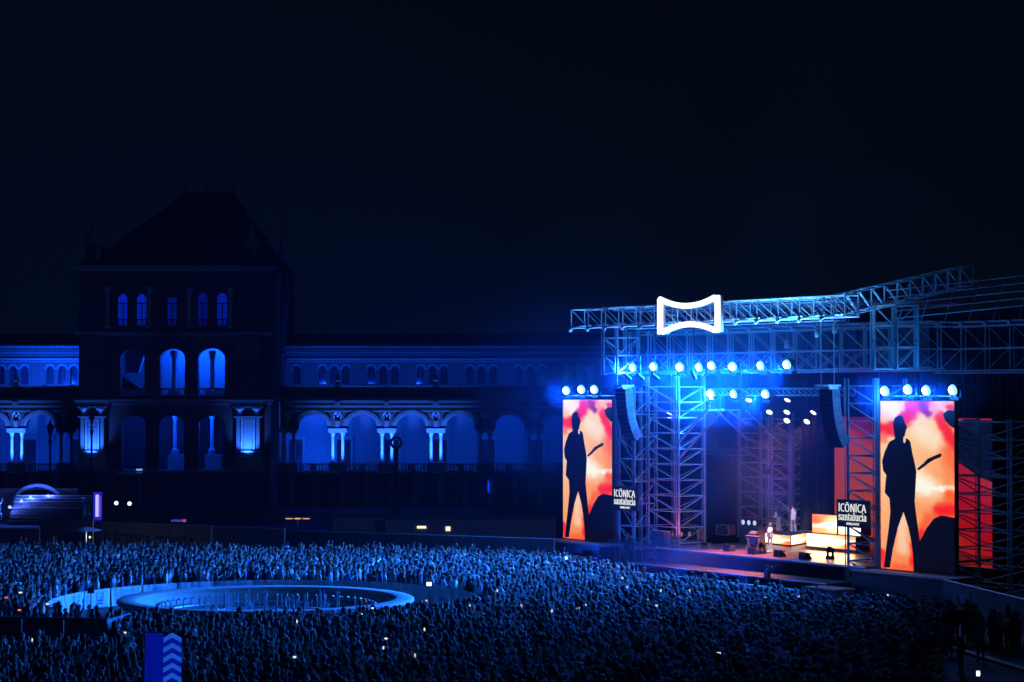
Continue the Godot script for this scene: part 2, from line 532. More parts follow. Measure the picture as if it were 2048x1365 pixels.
	for g in centres.size():                         # urns on the parapet
		if g % 2 == 1:
			var ux: float = X.call(centres[g])
			if ux > x0 and ux < x1:
				obj(t, "urn", lathe([[0.0, 0.0], [0.28, 0.0], [0.28, 0.12, 1], [0.12, 0.25], [0.30, 0.55], [0.26, 0.75], [0.10, 0.85], [0.14, 1.0], [0.05, 1.25], [0.0, 1.45]], 14), M.stone, Transform3D(Basis(), Vector3(ux, yp + 0.2, 0.0)))
	# lanterns in the gallery, one over each bay, hidden from the square by the arch wall
	for n in ops.size():
		var o: Array = ops[n]
		var lx: float = (o[0] + o[1]) * 0.5
		if main and n > 5:
			continue
		var strength: float = ([9.5, 1.5, 2.7, 2.3, 2.4, 1.2][n] if main else [3.0, 4.0][mini(n, 1)])
		var ln := thing("gallery_lantern", "small lantern behind the %s arch of the %s from the tower" % [nth(n if main else ops.size() - 1 - n), "long arcade" if main else "short arcade"], "lantern", Vector3(c.x + lx + (-0.7 if n % 2 == 0 else 0.8), yt - 0.75, -DW - 1.5), 0.0, "lanterns along the gallery ceiling")
		tube(ln, "chain", Vector3(0, 0.2, 0), Vector3(0, 0.53, 0), 0.02, M.iron)
		obj(ln, "lantern_cage", lathe([[0.0, 0.22], [0.10, 0.16], [0.14, 0.14]], 8), M.iron)
		obj(ln, "lantern_bulb", lathe([[0.0, -0.14], [0.09, -0.1], [0.11, 0.0], [0.08, 0.12], [0.0, 0.14]], 10), glow(DEEP_BLUE, 2.0))
		omni(ln, Vector3(0, 0, 0), DEEP_BLUE, strength * 4.0, 0.08)
		var fl3 := thing("added_gallery_floor_light", "added unseen blue floor light behind the balustrade of the %s %s arch from the tower" % [nth(n if main else ops.size() - 1 - n), "long-arcade" if main else "short-arcade"], "floor light", Vector3(c.x + lx, yf, -DW - 1.3), 0.0, "added floor lights along the gallery")  # hidden lamp added to even out the light on the back wall
		obj(fl3, "housing", bevelled(Vector3(0.5, 0.12, 0.16), 0.02), M.black, Transform3D(Basis(), Vector3(0, 0.07, 0)))
		obj(fl3, "lamp_lens", cube, glow(DEEP_BLUE, 1.0), Transform3D(Basis.from_scale(Vector3(0.42, 0.01, 0.1)), Vector3(0, 0.136, 0)))
		spot(fl3, Vector3(0, 0.2, -0.05), Vector3(0, 2.0, -2.0), DEEP_BLUE, strength * 5.0, 75.0, 0.1)
	# uplights at the foot of some column pairs
	for n in lit:
		var px: float = X.call(centres[n])
		uplight("column_uplight", "small blue floodlight on a bracket before a pair of white columns", Vector3(c.x + px, yf - 0.15, -DW + 2.1), Vector3(c.x + px, yf + 4.2, -DW), 250.0 if main else 280.0, 40.0, "floodlights before the columns", -DW)
	# terrace floodlights that wash the upper storey
	var spots := [[627.0, 4.2], [726.0, 2.0], [825.0, 3.0], [921.0, 1.8], [1018.0, 2.0], [1117.0, 1.2]] if main else [[20.0, 6.0], [88.0, 14.0], [140.0, 6.0]]
	for s in spots:
		var px: float = X.call(s[0])
		uplight("terrace_floodlight", "small floodlight on the terrace parapet aimed at the upper storey", Vector3(c.x + px, yp + 0.2, -DW - 0.5), Vector3(c.x + px, yp + 2.4, -DW - du), float(s[1]) * 13.0, 66.0, "floodlights along the terrace", 0.0)

func roof_slope(x0: float, x1: float, y0: float, z0: float, y1: float, z1: float) -> PackedVector3Array:
	var p := PackedVector3Array()
	quad(p, Vector3(x0, y0, z0), Vector3(x1, y0, z0), Vector3(x1, y1, z1), Vector3(x0, y1, z1))
	quad(p, Vector3(x0, y0 - 0.3, z0), Vector3(x1, y0 - 0.3, z0), Vector3(x1, y1 - 0.3, z1), Vector3(x0, y1 - 0.3, z1))
	quad(p, Vector3(x0, y0, z0), Vector3(x1, y0, z0), Vector3(x1, y0 - 0.3, z0), Vector3(x0, y0 - 0.3, z0))
	return p

func uplight(called: String, label: String, at: Vector3, aim: Vector3, e: float, cone: float, group: String, wall_z: float) -> Node3D:
	var t := thing(called, label, "floodlight", at, 0.0, group)
	var d := (aim - at).normalized()
	var s := d.cross(Vector3.UP).normalized()
	var b := Basis(s, d, s.cross(d))
	obj(t, "housing", bevelled(Vector3(0.34, 0.16, 0.24), 0.03), M.black, Transform3D(b, Vector3.ZERO))
	obj(t, "lamp_lens", cube, glow(DEEP_BLUE, 2.0), Transform3D(b * Basis.from_scale(Vector3(0.28, 0.01, 0.18)), d * 0.085))
	if wall_z != 0.0:
		tube(t, "bracket", Vector3(0, -0.05, -0.05), Vector3(0, -0.25, wall_z - at.z), 0.03, M.iron)
	else:
		tube(t, "bracket", Vector3(0, -0.02, 0), Vector3(0, -0.25, 0.45), 0.03, M.iron)
	spot(t, d * 0.12, d * 3.0, Color(0.14, 0.38, 1.0) if wall_z != 0.0 else DEEP_BLUE, e, cone, 0.08)
	return t

# ---------------------------------------------------------------- the brick tower
const DT := 214.0
func tower() -> void:
	var c := W(348, HOR, DT)
	var t := thing("brick_tower", "massive dark brick tower with hipped roof, blue light in its arches", "building", Vector3(c.x, 0, -DT))
	var X := func(x: float) -> float: return W(x, HOR, DT).x - c.x
	var Y := func(y: float) -> float: return W(CX, y, DT).y
	var x0: float = X.call(157)
	var x1: float = X.call(541)
	var wide := x1 - x0
	var mid := (x0 + x1) * 0.5
	var deep := 22.0
	var k := DT / F
	var yg: float = Y.call(945)
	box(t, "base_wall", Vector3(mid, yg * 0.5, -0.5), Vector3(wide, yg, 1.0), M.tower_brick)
	box(t, "base_moulding", Vector3(mid, yg + 0.08, 0.14), Vector3(wide + 0.3, 0.2, 0.3), M.stone)
	var row := func(y0: float, y1: float, list: Array) -> void:
		var ops := []
		for o in list:
			ops.append([X.call(o[0]), X.call(o[1]), Y.call(o[2]), Y.call(o[3])])
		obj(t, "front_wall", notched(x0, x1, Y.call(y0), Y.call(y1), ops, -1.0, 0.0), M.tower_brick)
	row.call(944.5, 808.0, [[243.0, 291.0, 848.0, 832.0], [318.0, 368.0, 848.0, 832.0], [397.0, 450.0, 848.0, 832.0]])
	box(t, "front_wall", Vector3(mid, (Y.call(808) + Y.call(794)) * 0.5, -0.5), Vector3(wide, Y.call(794) - Y.call(808), 1.0), M.tower_brick)
	row.call(794.0, 665.0, [[240.0, 288.0, 717.0, 699.0], [319.0, 369.0, 717.0, 698.0], [395.0, 449.0, 717.0, 697.0]])
	box(t, "front_wall", Vector3(mid, (Y.call(665) + Y.call(651)) * 0.5, -0.5), Vector3(wide, Y.call(651) - Y.call(665), 1.0), M.tower_brick)
	var wins := [[233.0, 253.0, 598.0, 588.0], [271.0, 291.0, 598.0, 588.0], [332.0, 352.0, 596.0, 596.0], [393.0, 413.5, 596.0, 586.5], [432.0, 453.0, 596.0, 586.0]]
	row.call(651.0, 538.0, wins)
	for s in [0, 1]:                                  # side and back walls
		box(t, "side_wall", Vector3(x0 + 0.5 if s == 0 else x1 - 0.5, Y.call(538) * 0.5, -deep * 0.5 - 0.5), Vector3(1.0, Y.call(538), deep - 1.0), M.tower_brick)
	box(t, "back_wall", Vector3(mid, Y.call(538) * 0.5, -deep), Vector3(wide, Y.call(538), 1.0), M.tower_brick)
	# floors
	for y in [944.0, 794.0, 652.0, 540.0]:
		box(t, "storey_floor", Vector3(mid, Y.call(y) - 0.2, -deep * 0.5 - 0.2), Vector3(wide - 1.9, 0.35, deep - 2.0), M.plaster)
	# cornices
	for e in [[536.0, 0.45, 0.8], [541.0, 0.2, 0.45], [667.0, 0.25, 0.4], [671.5, 0.12, 0.2], [802.0, 0.3, 0.5], [808.5, 0.15, 0.25]]:
		box(t, "cornice", Vector3(mid, Y.call(e[0]), float(e[2]) * 0.5 - 0.02), Vector3(wide + float(e[2]) * 1.6, e[1], e[2]), M.stone)
	# corner pavilions stand forward of the front
	for cx in [186.0, 497.0]:
		var px: float = X.call(cx)
		for yy in [[943.0, 900.0, 2.9, 0.5, "pier_base"], [806.0, 668.0, 2.7, 0.30, "pier"], [664.0, 541.0, 2.7, 0.30, "pier"]]:
			box(t, yy[4], Vector3(px, (Y.call(yy[0]) + Y.call(yy[1])) * 0.5, float(yy[3]) * 0.5), Vector3(yy[2], Y.call(yy[1]) - Y.call(yy[0]), yy[3]), M.tower_brick if yy[4] == "pier" else M.stone)
		box(t, "pier", Vector3(px, (Y.call(900) + Y.call(835)) * 0.5, 0.2), Vector3(2.5, Y.call(835) - Y.call(900), 0.4), M.brick)
		for s in [-1.0, 1.0]:
			box(t, "pier_pilaster", Vector3(px + s * 1.02, (Y.call(899) + Y.call(836)) * 0.5, 0.45), Vector3(0.32, Y.call(836) - Y.call(899), 0.12), M.stone)
			box(t, "pier_pilaster", Vector3(px + s * 0.62, (Y.call(902) + Y.call(837)) * 0.5, 0.47), Vector3(0.16, Y.call(837) - Y.call(902), 0.16), M.marble)
			obj(t, "pier_capital", lathe([[0.0, 0.0], [0.28, 0.0], [0.24, 0.1], [0.32, 0.45], [0.50, 0.62, 1], [0.50, 0.75], [0.0, 0.75]], 8), M.marble, Transform3D(Basis(Vector3.UP, PI / 8), Vector3(px + s * 0.85, Y.call(831), 0.35)))
		box(t, "pier_panel", Vector3(px, (Y.call(901) + Y.call(838)) * 0.5, 0.43), Vector3(0.95, Y.call(838) - Y.call(901), 0.08), M.stone)
		box(t, "pier_moulding", Vector3(px, Y.call(834.5), 0.35), Vector3(2.9, 0.14, 0.7), M.marble)
		box(t, "pier_moulding", Vector3(px, Y.call(903.5), 0.40), Vector3(2.7, 0.14, 0.8), M.marble)
		box(t, "pier_moulding", Vector3(px, Y.call(815), 0.3), Vector3(3.0, 0.2, 0.6), M.stone)
		box(t, "pier_cornice", Vector3(px, Y.call(803), 0.62), Vector3(3.5, 0.24, 0.7), M.marble)
		box(t, "pier_moulding", Vector3(px, Y.call(938), 0.5), Vector3(3.1, 0.2, 0.9), M.stone)
		uplight("pier_uplight", "small blue floodlight at the foot of a lit tower pier", Vector3(c.x + px, Y.call(915), -DT + 1.9), Vector3(c.x + px, Y.call(868), -DT + 0.3), 62.0, 46.0, "floodlights before the tower piers", -DT)
	# narrow columns between the top windows
	for cx in [214.0, 298.0, 377.0, 460.0]:
		obj(t, "pilaster_column", lathe([[0.0, 0.0], [0.35, 0.0], [0.35, 0.25, 1], [0.24, 0.35], [0.22, 3.4], [0.26, 3.5], [0.40, 4.0, 1], [0.40, 4.15], [0.0, 4.15]], 12), M.stone, Transform3D(Basis(), Vector3(X.call(cx), Y.call(656), 0.1)))
	# windows of the top storey
	for n in wins.size():
		var o: Array = wins[n]
		var wx0: float = X.call(o[0])
		var wx1: float = X.call(o[1])
		var yb: float = Y.call(651)
		var ya: float = Y.call(o[3])
		var wn := obj(t, "window", notched(wx0 - 0.02, wx1 + 0.02, yb, ya + 0.06, [], -0.62, -0.60), lit_pane([0.8, 0.85, 0.35, 0.28, 0.6][n]))
		var w := wx1 - wx0
		var m := (wx0 + wx1) * 0.5
		box(wn, "window_mullion", Vector3(m, (yb + Y.call(606)) * 0.5 + 0.1, -0.52), Vector3(0.12, Y.call(606) - yb, 0.1), M.dark_wood)
		box(wn, "window_transom", Vector3(m, Y.call(607), -0.52), Vector3(w, 0.12, 0.1), M.dark_wood)
		box(wn, "window_transom", Vector3(m, Y.call(639), -0.50), Vector3(w, 0.14, 0.1), M.dark_wood)
		for q in 4:
			box(wn, "window_bar", Vector3(m, lerpf(Y.call(639), Y.call(607), (q + 1) / 5.0), -0.53), Vector3(w, 0.035, 0.05), M.dark_wood)
		for q in [-0.25, 0.25]:
			box(wn, "window_bar", Vector3(m + w * q, (Y.call(639) + ya) * 0.5, -0.53), Vector3(0.035, ya - Y.call(639), 0.05), M.dark_wood)
		for q in 7:
			box(wn, "window_baluster", Vector3(wx0 + w * (q + 0.5) / 7.0, (yb + Y.call(641)) * 0.5, -0.3), Vector3(0.07, Y.call(641) - yb, 0.07), M.dark_wood)
	# open upper arcade: balustrade, inner columns, back wall
	for o in [[240.0, 288.0], [319.0, 369.0], [395.0, 449.0]]:
		var a: float = X.call(o[0])
		var b: float = X.call(o[1])
		for zz in [-0.6, -5.0]:
			box(t, "balcony_rail", Vector3((a + b) * 0.5, Y.call(778), zz), Vector3(b - a + (0.0 if zz > -1 else 0.8), 0.14, 0.3), M.dark_wood)
			for q in 11:
				box(t, "balcony_baluster", Vector3(lerpf(a, b, (q + 0.5) / 11.0), (Y.call(793) + Y.call(779)) * 0.5, zz), Vector3(0.10, Y.call(779) - Y.call(793), 0.12), M.stone)
	var inner := lathe([[0.0, 0.0], [0.5, 0.0], [0.5, 0.5, 1], [0.30, 0.6], [0.26, 0.75], [0.24, 3.7], [0.3, 3.8], [0.42, 4.3, 1], [0.42, 4.6], [0.0, 4.6]], 14)
	for cx in [348.0, 424.0]:
		var w := W(cx, HOR, DT + 5.0).x - c.x
		obj(t, "gallery_column", inner, M.stone, Transform3D(Basis(), Vector3(w, Y.call(790), -5.0)))
	for cx in [350.0, 424.0]:
		var w := W(cx, HOR, DT + 4.0).x - c.x
		box(t, "column_plinth", Vector3(w + 0.2, Y.call(940) + 0.7, -4.0), Vector3(1.7, 1.5, 1.2), M.stone)
		obj(t, "gallery_column", inner, M.marble, Transform3D(Basis.from_scale(Vector3(0.8, 0.95, 0.8)), Vector3(w, Y.call(940) + 1.45, -4.0)))
	box(t, "upper_room_wall", Vector3(mid, (Y.call(794) + Y.call(652)) * 0.5, -9.0), Vector3(wide - 2.0, Y.call(652) - Y.call(794) - 0.4, 0.4), M.plaster)
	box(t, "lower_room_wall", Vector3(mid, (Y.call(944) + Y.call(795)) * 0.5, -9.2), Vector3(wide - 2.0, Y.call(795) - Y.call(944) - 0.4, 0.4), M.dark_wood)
	# the stair seen through the first arch
	var stair := PackedVector2Array([Vector2(X.call(228), Y.call(752)), Vector2(X.call(300), Y.call(800)), Vector2(X.call(300), Y.call(812)), Vector2(X.call(228), Y.call(812))])
	obj(t, "stair_flight", extrude(stair, -6.0, -4.0), M.dark_wood)
	obj(t, "stair_soffit", extrude(PackedVector2Array([Vector2(X.call(228), Y.call(690)), Vector2(X.call(272), Y.call(690)), Vector2(X.call(255), Y.call(745)), Vector2(X.call(228), Y.call(745))]), -7.0, -6.0), M.plaster)
	for cx in [255.0, 345.0, 430.0]:
		var e: float = {255.0: 36.0, 345.0: 85.0, 430.0: 105.0}[cx]
		room_lamp(Vector3(c.x + X.call(cx) + 0.3, Y.call(690), -DT - 6.6), e)
	for cx in [258.0, 335.0, 428.0]:
		room_lamp(Vector3(c.x + X.call(cx) - 0.9, Y.call(836) + 0.4, -DT - 2.0), 22.0)
	# roof
	var hb: float = Y.call(533)
	var top: float = W(CX, 384, DT + 11.0).y
	var ra: float = W(372, HOR, DT + 11.0).x - c.x
	var rb: float = W(466, HOR, DT + 11.0).x - c.x
	var p := PackedVector3Array()
	var e0 := Vector3(x0 - 0.5, hb, 0.5)
	var e1 := Vector3(x1 + 0.5, hb, 0.5)
	var e2 := Vector3(x1 + 0.5, hb, -deep - 0.5)
	var e3 := Vector3(x0 - 0.5, hb, -deep - 0.5)
	var lo := 0.32
	var hip := func(a: Vector3, r: Vector3) -> Vector3: return Vector3(lerpf(a.x, r.x, 0.30), lerpf(hb, top, 0.24), lerpf(a.z, r.z, 0.30))
	var r0 := Vector3(ra, top, -11.0)
	var r1 := Vector3(rb, top, -11.0)
	var h0: Vector3 = hip.call(e0, r0)
	var h1: Vector3 = hip.call(e1, r1)
	var h2: Vector3 = hip.call(e2, r1)
	var h3: Vector3 = hip.call(e3, r0)
	for q in [[e0, e1, h1, h0], [e1, e2, h2, h1], [e2, e3, h3, h2], [e3, e0, h0, h3], [h0, h1, r1, r0], [h2, h3, r0, r1]]:
		quad(p, q[0], q[1], q[2], q[3])
	p.append_array([h1, h2, r1, h3, h0, r0])
	var rf := obj(t, "roof", flat_mesh(p), M.roof)
	var fin := lathe([[0.0, 0.0], [0.35, 0.0], [0.35, 0.3, 1], [0.15, 0.5], [0.30, 0.9], [0.10, 1.2], [0.05, 2.0], [0.0, 2.3]], 10)
	for q in [0.0, 0.45, 1.0]:
		obj(rf, "finial", fin, M.stone, Transform3D(Basis.from_scale(Vector3(1, 0.7, 1)), r0.lerp(r1, q) - Vector3(0, 0.1, 0)))
	for q in [[183.0, 0.0, 1.0], [498.0, 0.0, 0.85], [600.0, -deep, 0.8]]:   # corner turrets
		var tx: float = clampf(X.call(q[0]), x0 + 1.2, x1 - 1.2)
		var tu := obj(t, "turret", lathe([[0.0, 0.0], [1.1, 0.0], [1.1, 0.4, 1], [0.75, 0.5, 1], [0.75, 2.6, 1], [1.05, 2.7, 1], [1.05, 3.0, 1], [0.5, 4.2], [0.22, 4.9], [0.30, 5.2], [0.10, 5.6], [0.05, 7.2], [0.0, 7.4]], 8), M.stone, Transform3D(Basis.from_scale(Vector3.ONE * q[2]), Vector3(tx, hb - 0.2, float(q[1]) + (-1.3 if q[1] == 0.0 else 1.0))))
		for s in 4:
			box(tu, "turret_opening", Vector3(cos(s * PI / 2) * 0.72, 1.55, sin(s * PI / 2) * 0.72), Vector3(0.42, 1.6, 0.42), M.window_glass)

func lit_pane(e: float) -> StandardMaterial3D:
	return glow(Color(0.04, 0.20, 0.95), e * 0.55)
func room_lamp(at: Vector3, e: float) -> void:
	var t := thing("room_lamp", "ceiling lamp inside the tower lighting an arch blue", "lamp", at, 0.0, "lamps inside the tower")
	obj(t, "lamp_shade", lathe([[0.0, 0.25], [0.06, 0.22], [0.2, 0.05]], 10), M.iron)
	obj(t, "lamp_bulb", lathe([[0.0, -0.1], [0.08, -0.05], [0.08, 0.03], [0.0, 0.1]], 10), glow(DEEP_BLUE, 2.0))
	omni(t, Vector3.ZERO, DEEP_BLUE, e, 0.07)
func nth(k: int) -> String:
	return ["first", "second", "third", "fourth", "fifth", "sixth", "seventh", "eighth", "ninth", "tenth", "eleventh", "twelfth", "thirteenth", "fourteenth", "fifteenth", "sixteenth", "seventeenth"][k]
# ---------------------------------------------------------------- lettering
func lettering(parent: Node, called: String, s: String, at: Vector3, wide: float, high: float, m: Material, serif := false, bold := true, turn := Basis()) -> MeshInstance3D:
	var f := SystemFont.new()
	f.font_names = PackedStringArray(["Droid Serif" if serif else "Droid Sans"])
	f.font_weight = 700 if bold else 400
	var t := TextMesh.new()
	t.font = f
	t.text = s
	t.font_size = 64
	t.pixel_size = 0.01
	t.depth = 0.03
	t.curve_step = 4.0
	var b := t.get_aabb()
	return obj(parent, called, t, m, Transform3D(turn * Basis.from_scale(Vector3(wide / maxf(b.size.x, 0.01), high / maxf(b.size.y, 0.01), 1.0)), at))

func icon_outline(w: float, h: float, n := 14) -> Array:      # the festival's waisted frame: straight sides, bowed top and bottom
	var pts := []
	for k in n + 1:
		var s := -1.0 + 2.0 * k / n
		pts.append(Vector3(s * w * 0.5, h * 0.5 - h * 0.24 * (1.0 - s * s), 0))
	for k in n + 1:
		var s := 1.0 - 2.0 * k / n
		pts.append(Vector3(s * w * 0.5, -h * 0.5 + h * 0.24 * (1.0 - s * s), 0))
	pts.append(pts[0])
	return pts

# ---------------------------------------------------------------- footbridge and stairs beside the tower
func bridge() -> void:
	var d := 192.0
	var c := W(90, HOR, d)
	var t := thing("footbridge", "arched footbridge with pale lit steps beside the tower", "bridge", Vector3(c.x, 0, -d))
	var X := func(x: float) -> float: return W(x, HOR, d).x - c.x
	var Y := func(y: float) -> float: return W(CX, y, d).y
	for n in 9:
		var y: float = lerpf(Y.call(1042), Y.call(996), n / 8.0)
		var z := -0.45 * n
		box(t, "step", Vector3(X.call(100), y * 0.5, z - 0.3), Vector3(X.call(182) - X.call(12), y, 0.62), M.brick)
		if n in [4, 6, 7, 8]:
			box(t, "step_nosing", Vector3(X.call(100), y + 0.025, z + 0.02), Vector3(X.call(182) - X.call(12), 0.05, 0.10), M.marble)
	for x in [0.0, 177.0]:
		var q := obj(t, "newel_post", lathe([[0.0, 0.0], [0.45, 0.0], [0.45, 0.5, 1], [0.32, 0.6], [0.30, 1.5], [0.5, 1.7, 1], [0.5, 1.95], [0.0, 1.95]], 4), M.marble, Transform3D(Basis(Vector3.UP, PI / 4), Vector3(X.call(x), Y.call(1040), 0.6)))
		box(q, "newel_cap", Vector3(0, 2.0, 0), Vector3(0.8, 0.1, 0.8), M.marble)
	var ops := [[X.call(3), X.call(95), Y.call(1012), Y.call(985)]]
	obj(t, "parapet", notched(X.call(-30), X.call(130), Y.call(1040), Y.call(983), ops, -6.2, -5.6), M.brick)
	obj(t, "parapet_arch", arch_ring(X.call(49), 46.0 * d / F, Y.call(980) - Y.call(1016), Y.call(1016), 0.3, -5.65, -5.4, 20), M.marble)
	box(t, "canal_wall", Vector3(X.call(330), Y.call(1020) * 0.5, -4.0), Vector3(X.call(640) - X.call(190), Y.call(1020), 0.5), M.brick)
	for q in [[48.0, 998.0, -3.2], [34.0, 1005.0, -2.2], [16.0, 1016.0, -1.2], [81.0, 996.0, -3.6]]:
		var l := thing("step_lamp", "small white lamp at the end of a lit bridge step", "lamp", Vector3(c.x + X.call(q[0]), Y.call(q[1]), -d + q[2] + 0.4), 0.0, "lamps on the bridge steps")
		obj(l, "lamp_bulb", lathe([[0.0, -0.16], [0.13, -0.09], [0.17, 0.0], [0.13, 0.09], [0.0, 0.16]], 12), glow(Color(0.62, 0.72, 1.0), 1.6))
		tube(l, "lamp_stem", Vector3(0, -0.5, 0), Vector3(0, -0.15, 0), 0.03, M.iron)
		omni(l, Vector3(0, 0.0, 0.0), Color(0.20, 0.38, 1.0), 7.0, 0.1)

func lamp_post(x: float, y_top: float, d: float, label: String, ornate: float) -> void:
	var p := W(x, y_top, d)
	var h := p.y
	var t := thing("street_lamp", label, "street lamp", Vector3(p.x, 0, -d))
	obj(t, "post", lathe([[0.0, 0.0], [0.45, 0.0], [0.45, 0.7, 1], [0.25, 0.9], [0.16, 1.6], [0.11, h * 0.35], [0.30, h * 0.42], [0.12, h * 0.47], [0.10, h * 0.75], [0.2, h * 0.78], [0.10, h * 0.80], [0.09, h - 1.6], [0.22, h - 1.5]], 12), M.iron)
	if ornate > 0.0:
		obj(t, "lantern", lathe([[0.12, h - 1.5], [0.34, h - 0.7], [0.42, h - 0.6, 1], [0.30, h - 0.45], [0.12, h - 0.15], [0.05, h + 0.1], [0.0, h + 0.25]], 6), M.iron)
		for s in [-1.0, 1.0]:
			obj(t, "scroll", polytube([Vector3(0, h - 2.0, 0), Vector3(s * 0.35, h - 1.9, 0), Vector3(s * 0.5, h - 1.6, 0), Vector3(s * 0.3, h - 1.45, 0)], 0.035, 6), M.iron)
	else:
		var ring := []
		for k in 17:
			ring.append(Vector3(cos(TAU * k / 16.0) * 0.5, h - 0.9 + sin(TAU * k / 16.0) * 0.55, 0))
		obj(t, "wreath", polytube(ring, 0.12, 8), M.iron)

# ---------------------------------------------------------------- fences, cabins, banners between the crowd and the building
func fence_run(label: String, a: Vector3, b: Vector3, h: float, m: Material, n: int, called := "site_fence") -> Node3D:
	var d := b - a
	var t := thing(called, label, "fence", Vector3(a.x, 0, a.z), atan2(-d.z, d.x))
	var l := Vector2(d.x, d.z).length()
	for k in n:
		box(t, "panel", Vector3(l * (k + 0.5) / n, h * 0.5, 0), Vector3(l / n - 0.04, h - 0.05, 0.06), m)
	for k in n + 1:
		tube(t, "post", Vector3(l * k / n, 0, -0.08), Vector3(l * k / n, h + 0.05, -0.08), 0.05, M.steel)
	tube(t, "rail", Vector3(0, h + 0.02, 0), Vector3(l, h + 0.02, 0), 0.05, M.steel)
	return t

func fences() -> void:
	var f := fence_run("pale printed hoarding fence with dark slogan letters behind the far crowd", hh(80, 1041, 2.5), hh(422, 1053, 2.5), 2.5, M.panel_print, 9, "printed_fence")
	lettering(f, "fence_lettering", "ÚNICA", Vector3(3.6, 1.25, 0.05), 3.5, 1.25, M.fence_text)
	lettering(f, "fence_lettering", "ELÉCTRICA", Vector3(8.1, 1.22, 0.05), 4.2, 1.25, M.fence_text)
	lettering(f, "fence_lettering", "ICÓNICA", Vector3(12.4, 1.2, 0.05), 3.4, 1.25, M.fence_text)
	fence_run("dark red-brown fence panels beside the bridge steps", hh(-60, 1058, 2.2), hh(78, 1058, 2.2), 2.2, M.panel_red, 3)
	fence_run("dim grey fence panels under the three dashes of light", hh(426, 1055, 2.5), hh(568, 1059, 2.5), 2.5, M.panel_grey, 4)
	fence_run("long grey fence reaching the platform of a screen behind the crowd", hh(572, 1062, 2.3), hh(1108, 1080, 2.3), 2.3, M.panel_grey, 14)
	for q in [[666.0, 768.0, 1030.0, "low grey site cabin with a dark door"], [770.0, 1112.0, 1034.0, "long low site cabin with two small lit windows"]]:
		var d := 166.0
		var a := W(q[0], q[2], d)
		var b := W(q[1], q[2], d)
		var t := thing("site_cabin", q[3], "cabin", Vector3((a.x + b.x) * 0.5, 0, -d))
		var w := b.x - a.x
		obj(t, "wall", bevelled(Vector3(w, a.y - 0.2, 3.0), 0.05), M.panel_grey, Transform3D(Basis(), Vector3(0, (a.y - 0.2) * 0.5, -1.5)))
		obj(t, "roof", bevelled(Vector3(w + 0.3, 0.16, 3.3), 0.04), M.membrane, Transform3D(Basis(), Vector3(0, a.y - 0.1, -1.5)))
		for n in int(w / 2.4):
			box(t, "wall_rib", Vector3(-w * 0.5 + 1.2 + n * 2.4, (a.y - 0.3) * 0.5, 0.03), Vector3(0.10, a.y - 0.35, 0.06), M.panel_grey)
		if q[0] > 700.0:
			for e in [[843.0, 1055.0, 18.0, 5.0], [896.0, 1058.0, 9.0, 9.0]]:
				var p := W(e[0], e[1], d)
				var wn := box(t, "window_lit", Vector3(p.x - t.position.x, p.y, 0.05), Vector3(e[2] * d / F, e[3] * d / F, 0.06), glow(Color(1.0, 0.93, 0.78), 1.3))
				box(t, "window_frame", Vector3(p.x - t.position.x, p.y + e[3] * 0.5 * d / F + 0.04, 0.06), Vector3(e[2] * d / F + 0.16, 0.08, 0.1), M.steel)
				area(t, Vector3(p.x - t.position.x, p.y, 0.14), Vector3(p.x - t.position.x, p.y, 3.0), Vector2(e[2] * d / F, e[3] * d / F), Color(1.0, 0.9, 0.7), 0.3)
		else:
			box(t, "door", Vector3(w * 0.42, 1.0, 0.04), Vector3(0.8, 2.0, 0.06), M.dark_wood)
	var dl := W(595, 1038, 167.0)
	var sl := thing("light_bar", "three short warm tube lamps in a row above the fence", "lamp", Vector3(dl.x, 0, -167.0))
	tube(sl, "pole", Vector3(0, 0, 0), Vector3(0, dl.y + 0.1, 0), 0.05, M.iron)
	tube(sl, "crossbar", Vector3(-1.1, dl.y + 0.1, 0), Vector3(1.1, dl.y + 0.1, 0), 0.04, M.iron)
	for k in 3:
		box(sl, "lamp_tube", Vector3(-0.68 + k * 0.68, dl.y, 0.05), Vector3(0.54, 0.07, 0.08), M.warm_light)
	omni(sl, Vector3(0, dl.y - 0.05, 0.3), Color(1.0, 0.78, 0.5), 0.25, 0.1)
	# small purple strip sign
	var sg := W(356, 1042, 160.0)
	var st := thing("strip_sign", "small violet light strip on a stand behind the slogan fence", "sign", Vector3(sg.x, 0, -160.0))
	tube(st, "pole", Vector3.ZERO, Vector3(0, sg.y, 0), 0.05, M.iron)
	box(st, "sign_face", Vector3(-0.1, sg.y, 0.05), Vector3(0.85, 0.16, 0.06), glow(Color(0.30, 0.25, 0.85), 0.7))
	box(st, "sign_end", Vector3(0.47, sg.y, 0.05), Vector3(0.26, 0.20, 0.06), glow(Color(0.85, 0.3, 0.5), 0.7))
	# glowing vertical banner on a pole
	var d2 := 150.0
	var b0 := W(186, 985, d2)
	var bt := thing("lit_banner", "narrow glowing violet banner on a thin pole above the slogan fence", "banner", Vector3(b0.x, 0, -d2))
	tube(bt, "pole", Vector3.ZERO, Vector3(0, b0.y, 0), 0.045, M.steel)
	var k2 := d2 / F
	box(bt, "banner_cloth", Vector3(9.0 * k2, b0.y - 28.0 * k2, 0.02), Vector3(17.0 * k2, 56.0 * k2, 0.03), glow(Color(0.16, 0.16, 0.9), 0.65))
	box(bt, "banner_stripe", Vector3(8.0 * k2, b0.y - 27.0 * k2, 0.045), Vector3(6.5 * k2, 44.0 * k2, 0.02), glow(Color(0.75, 0.72, 1.0), 1.1))
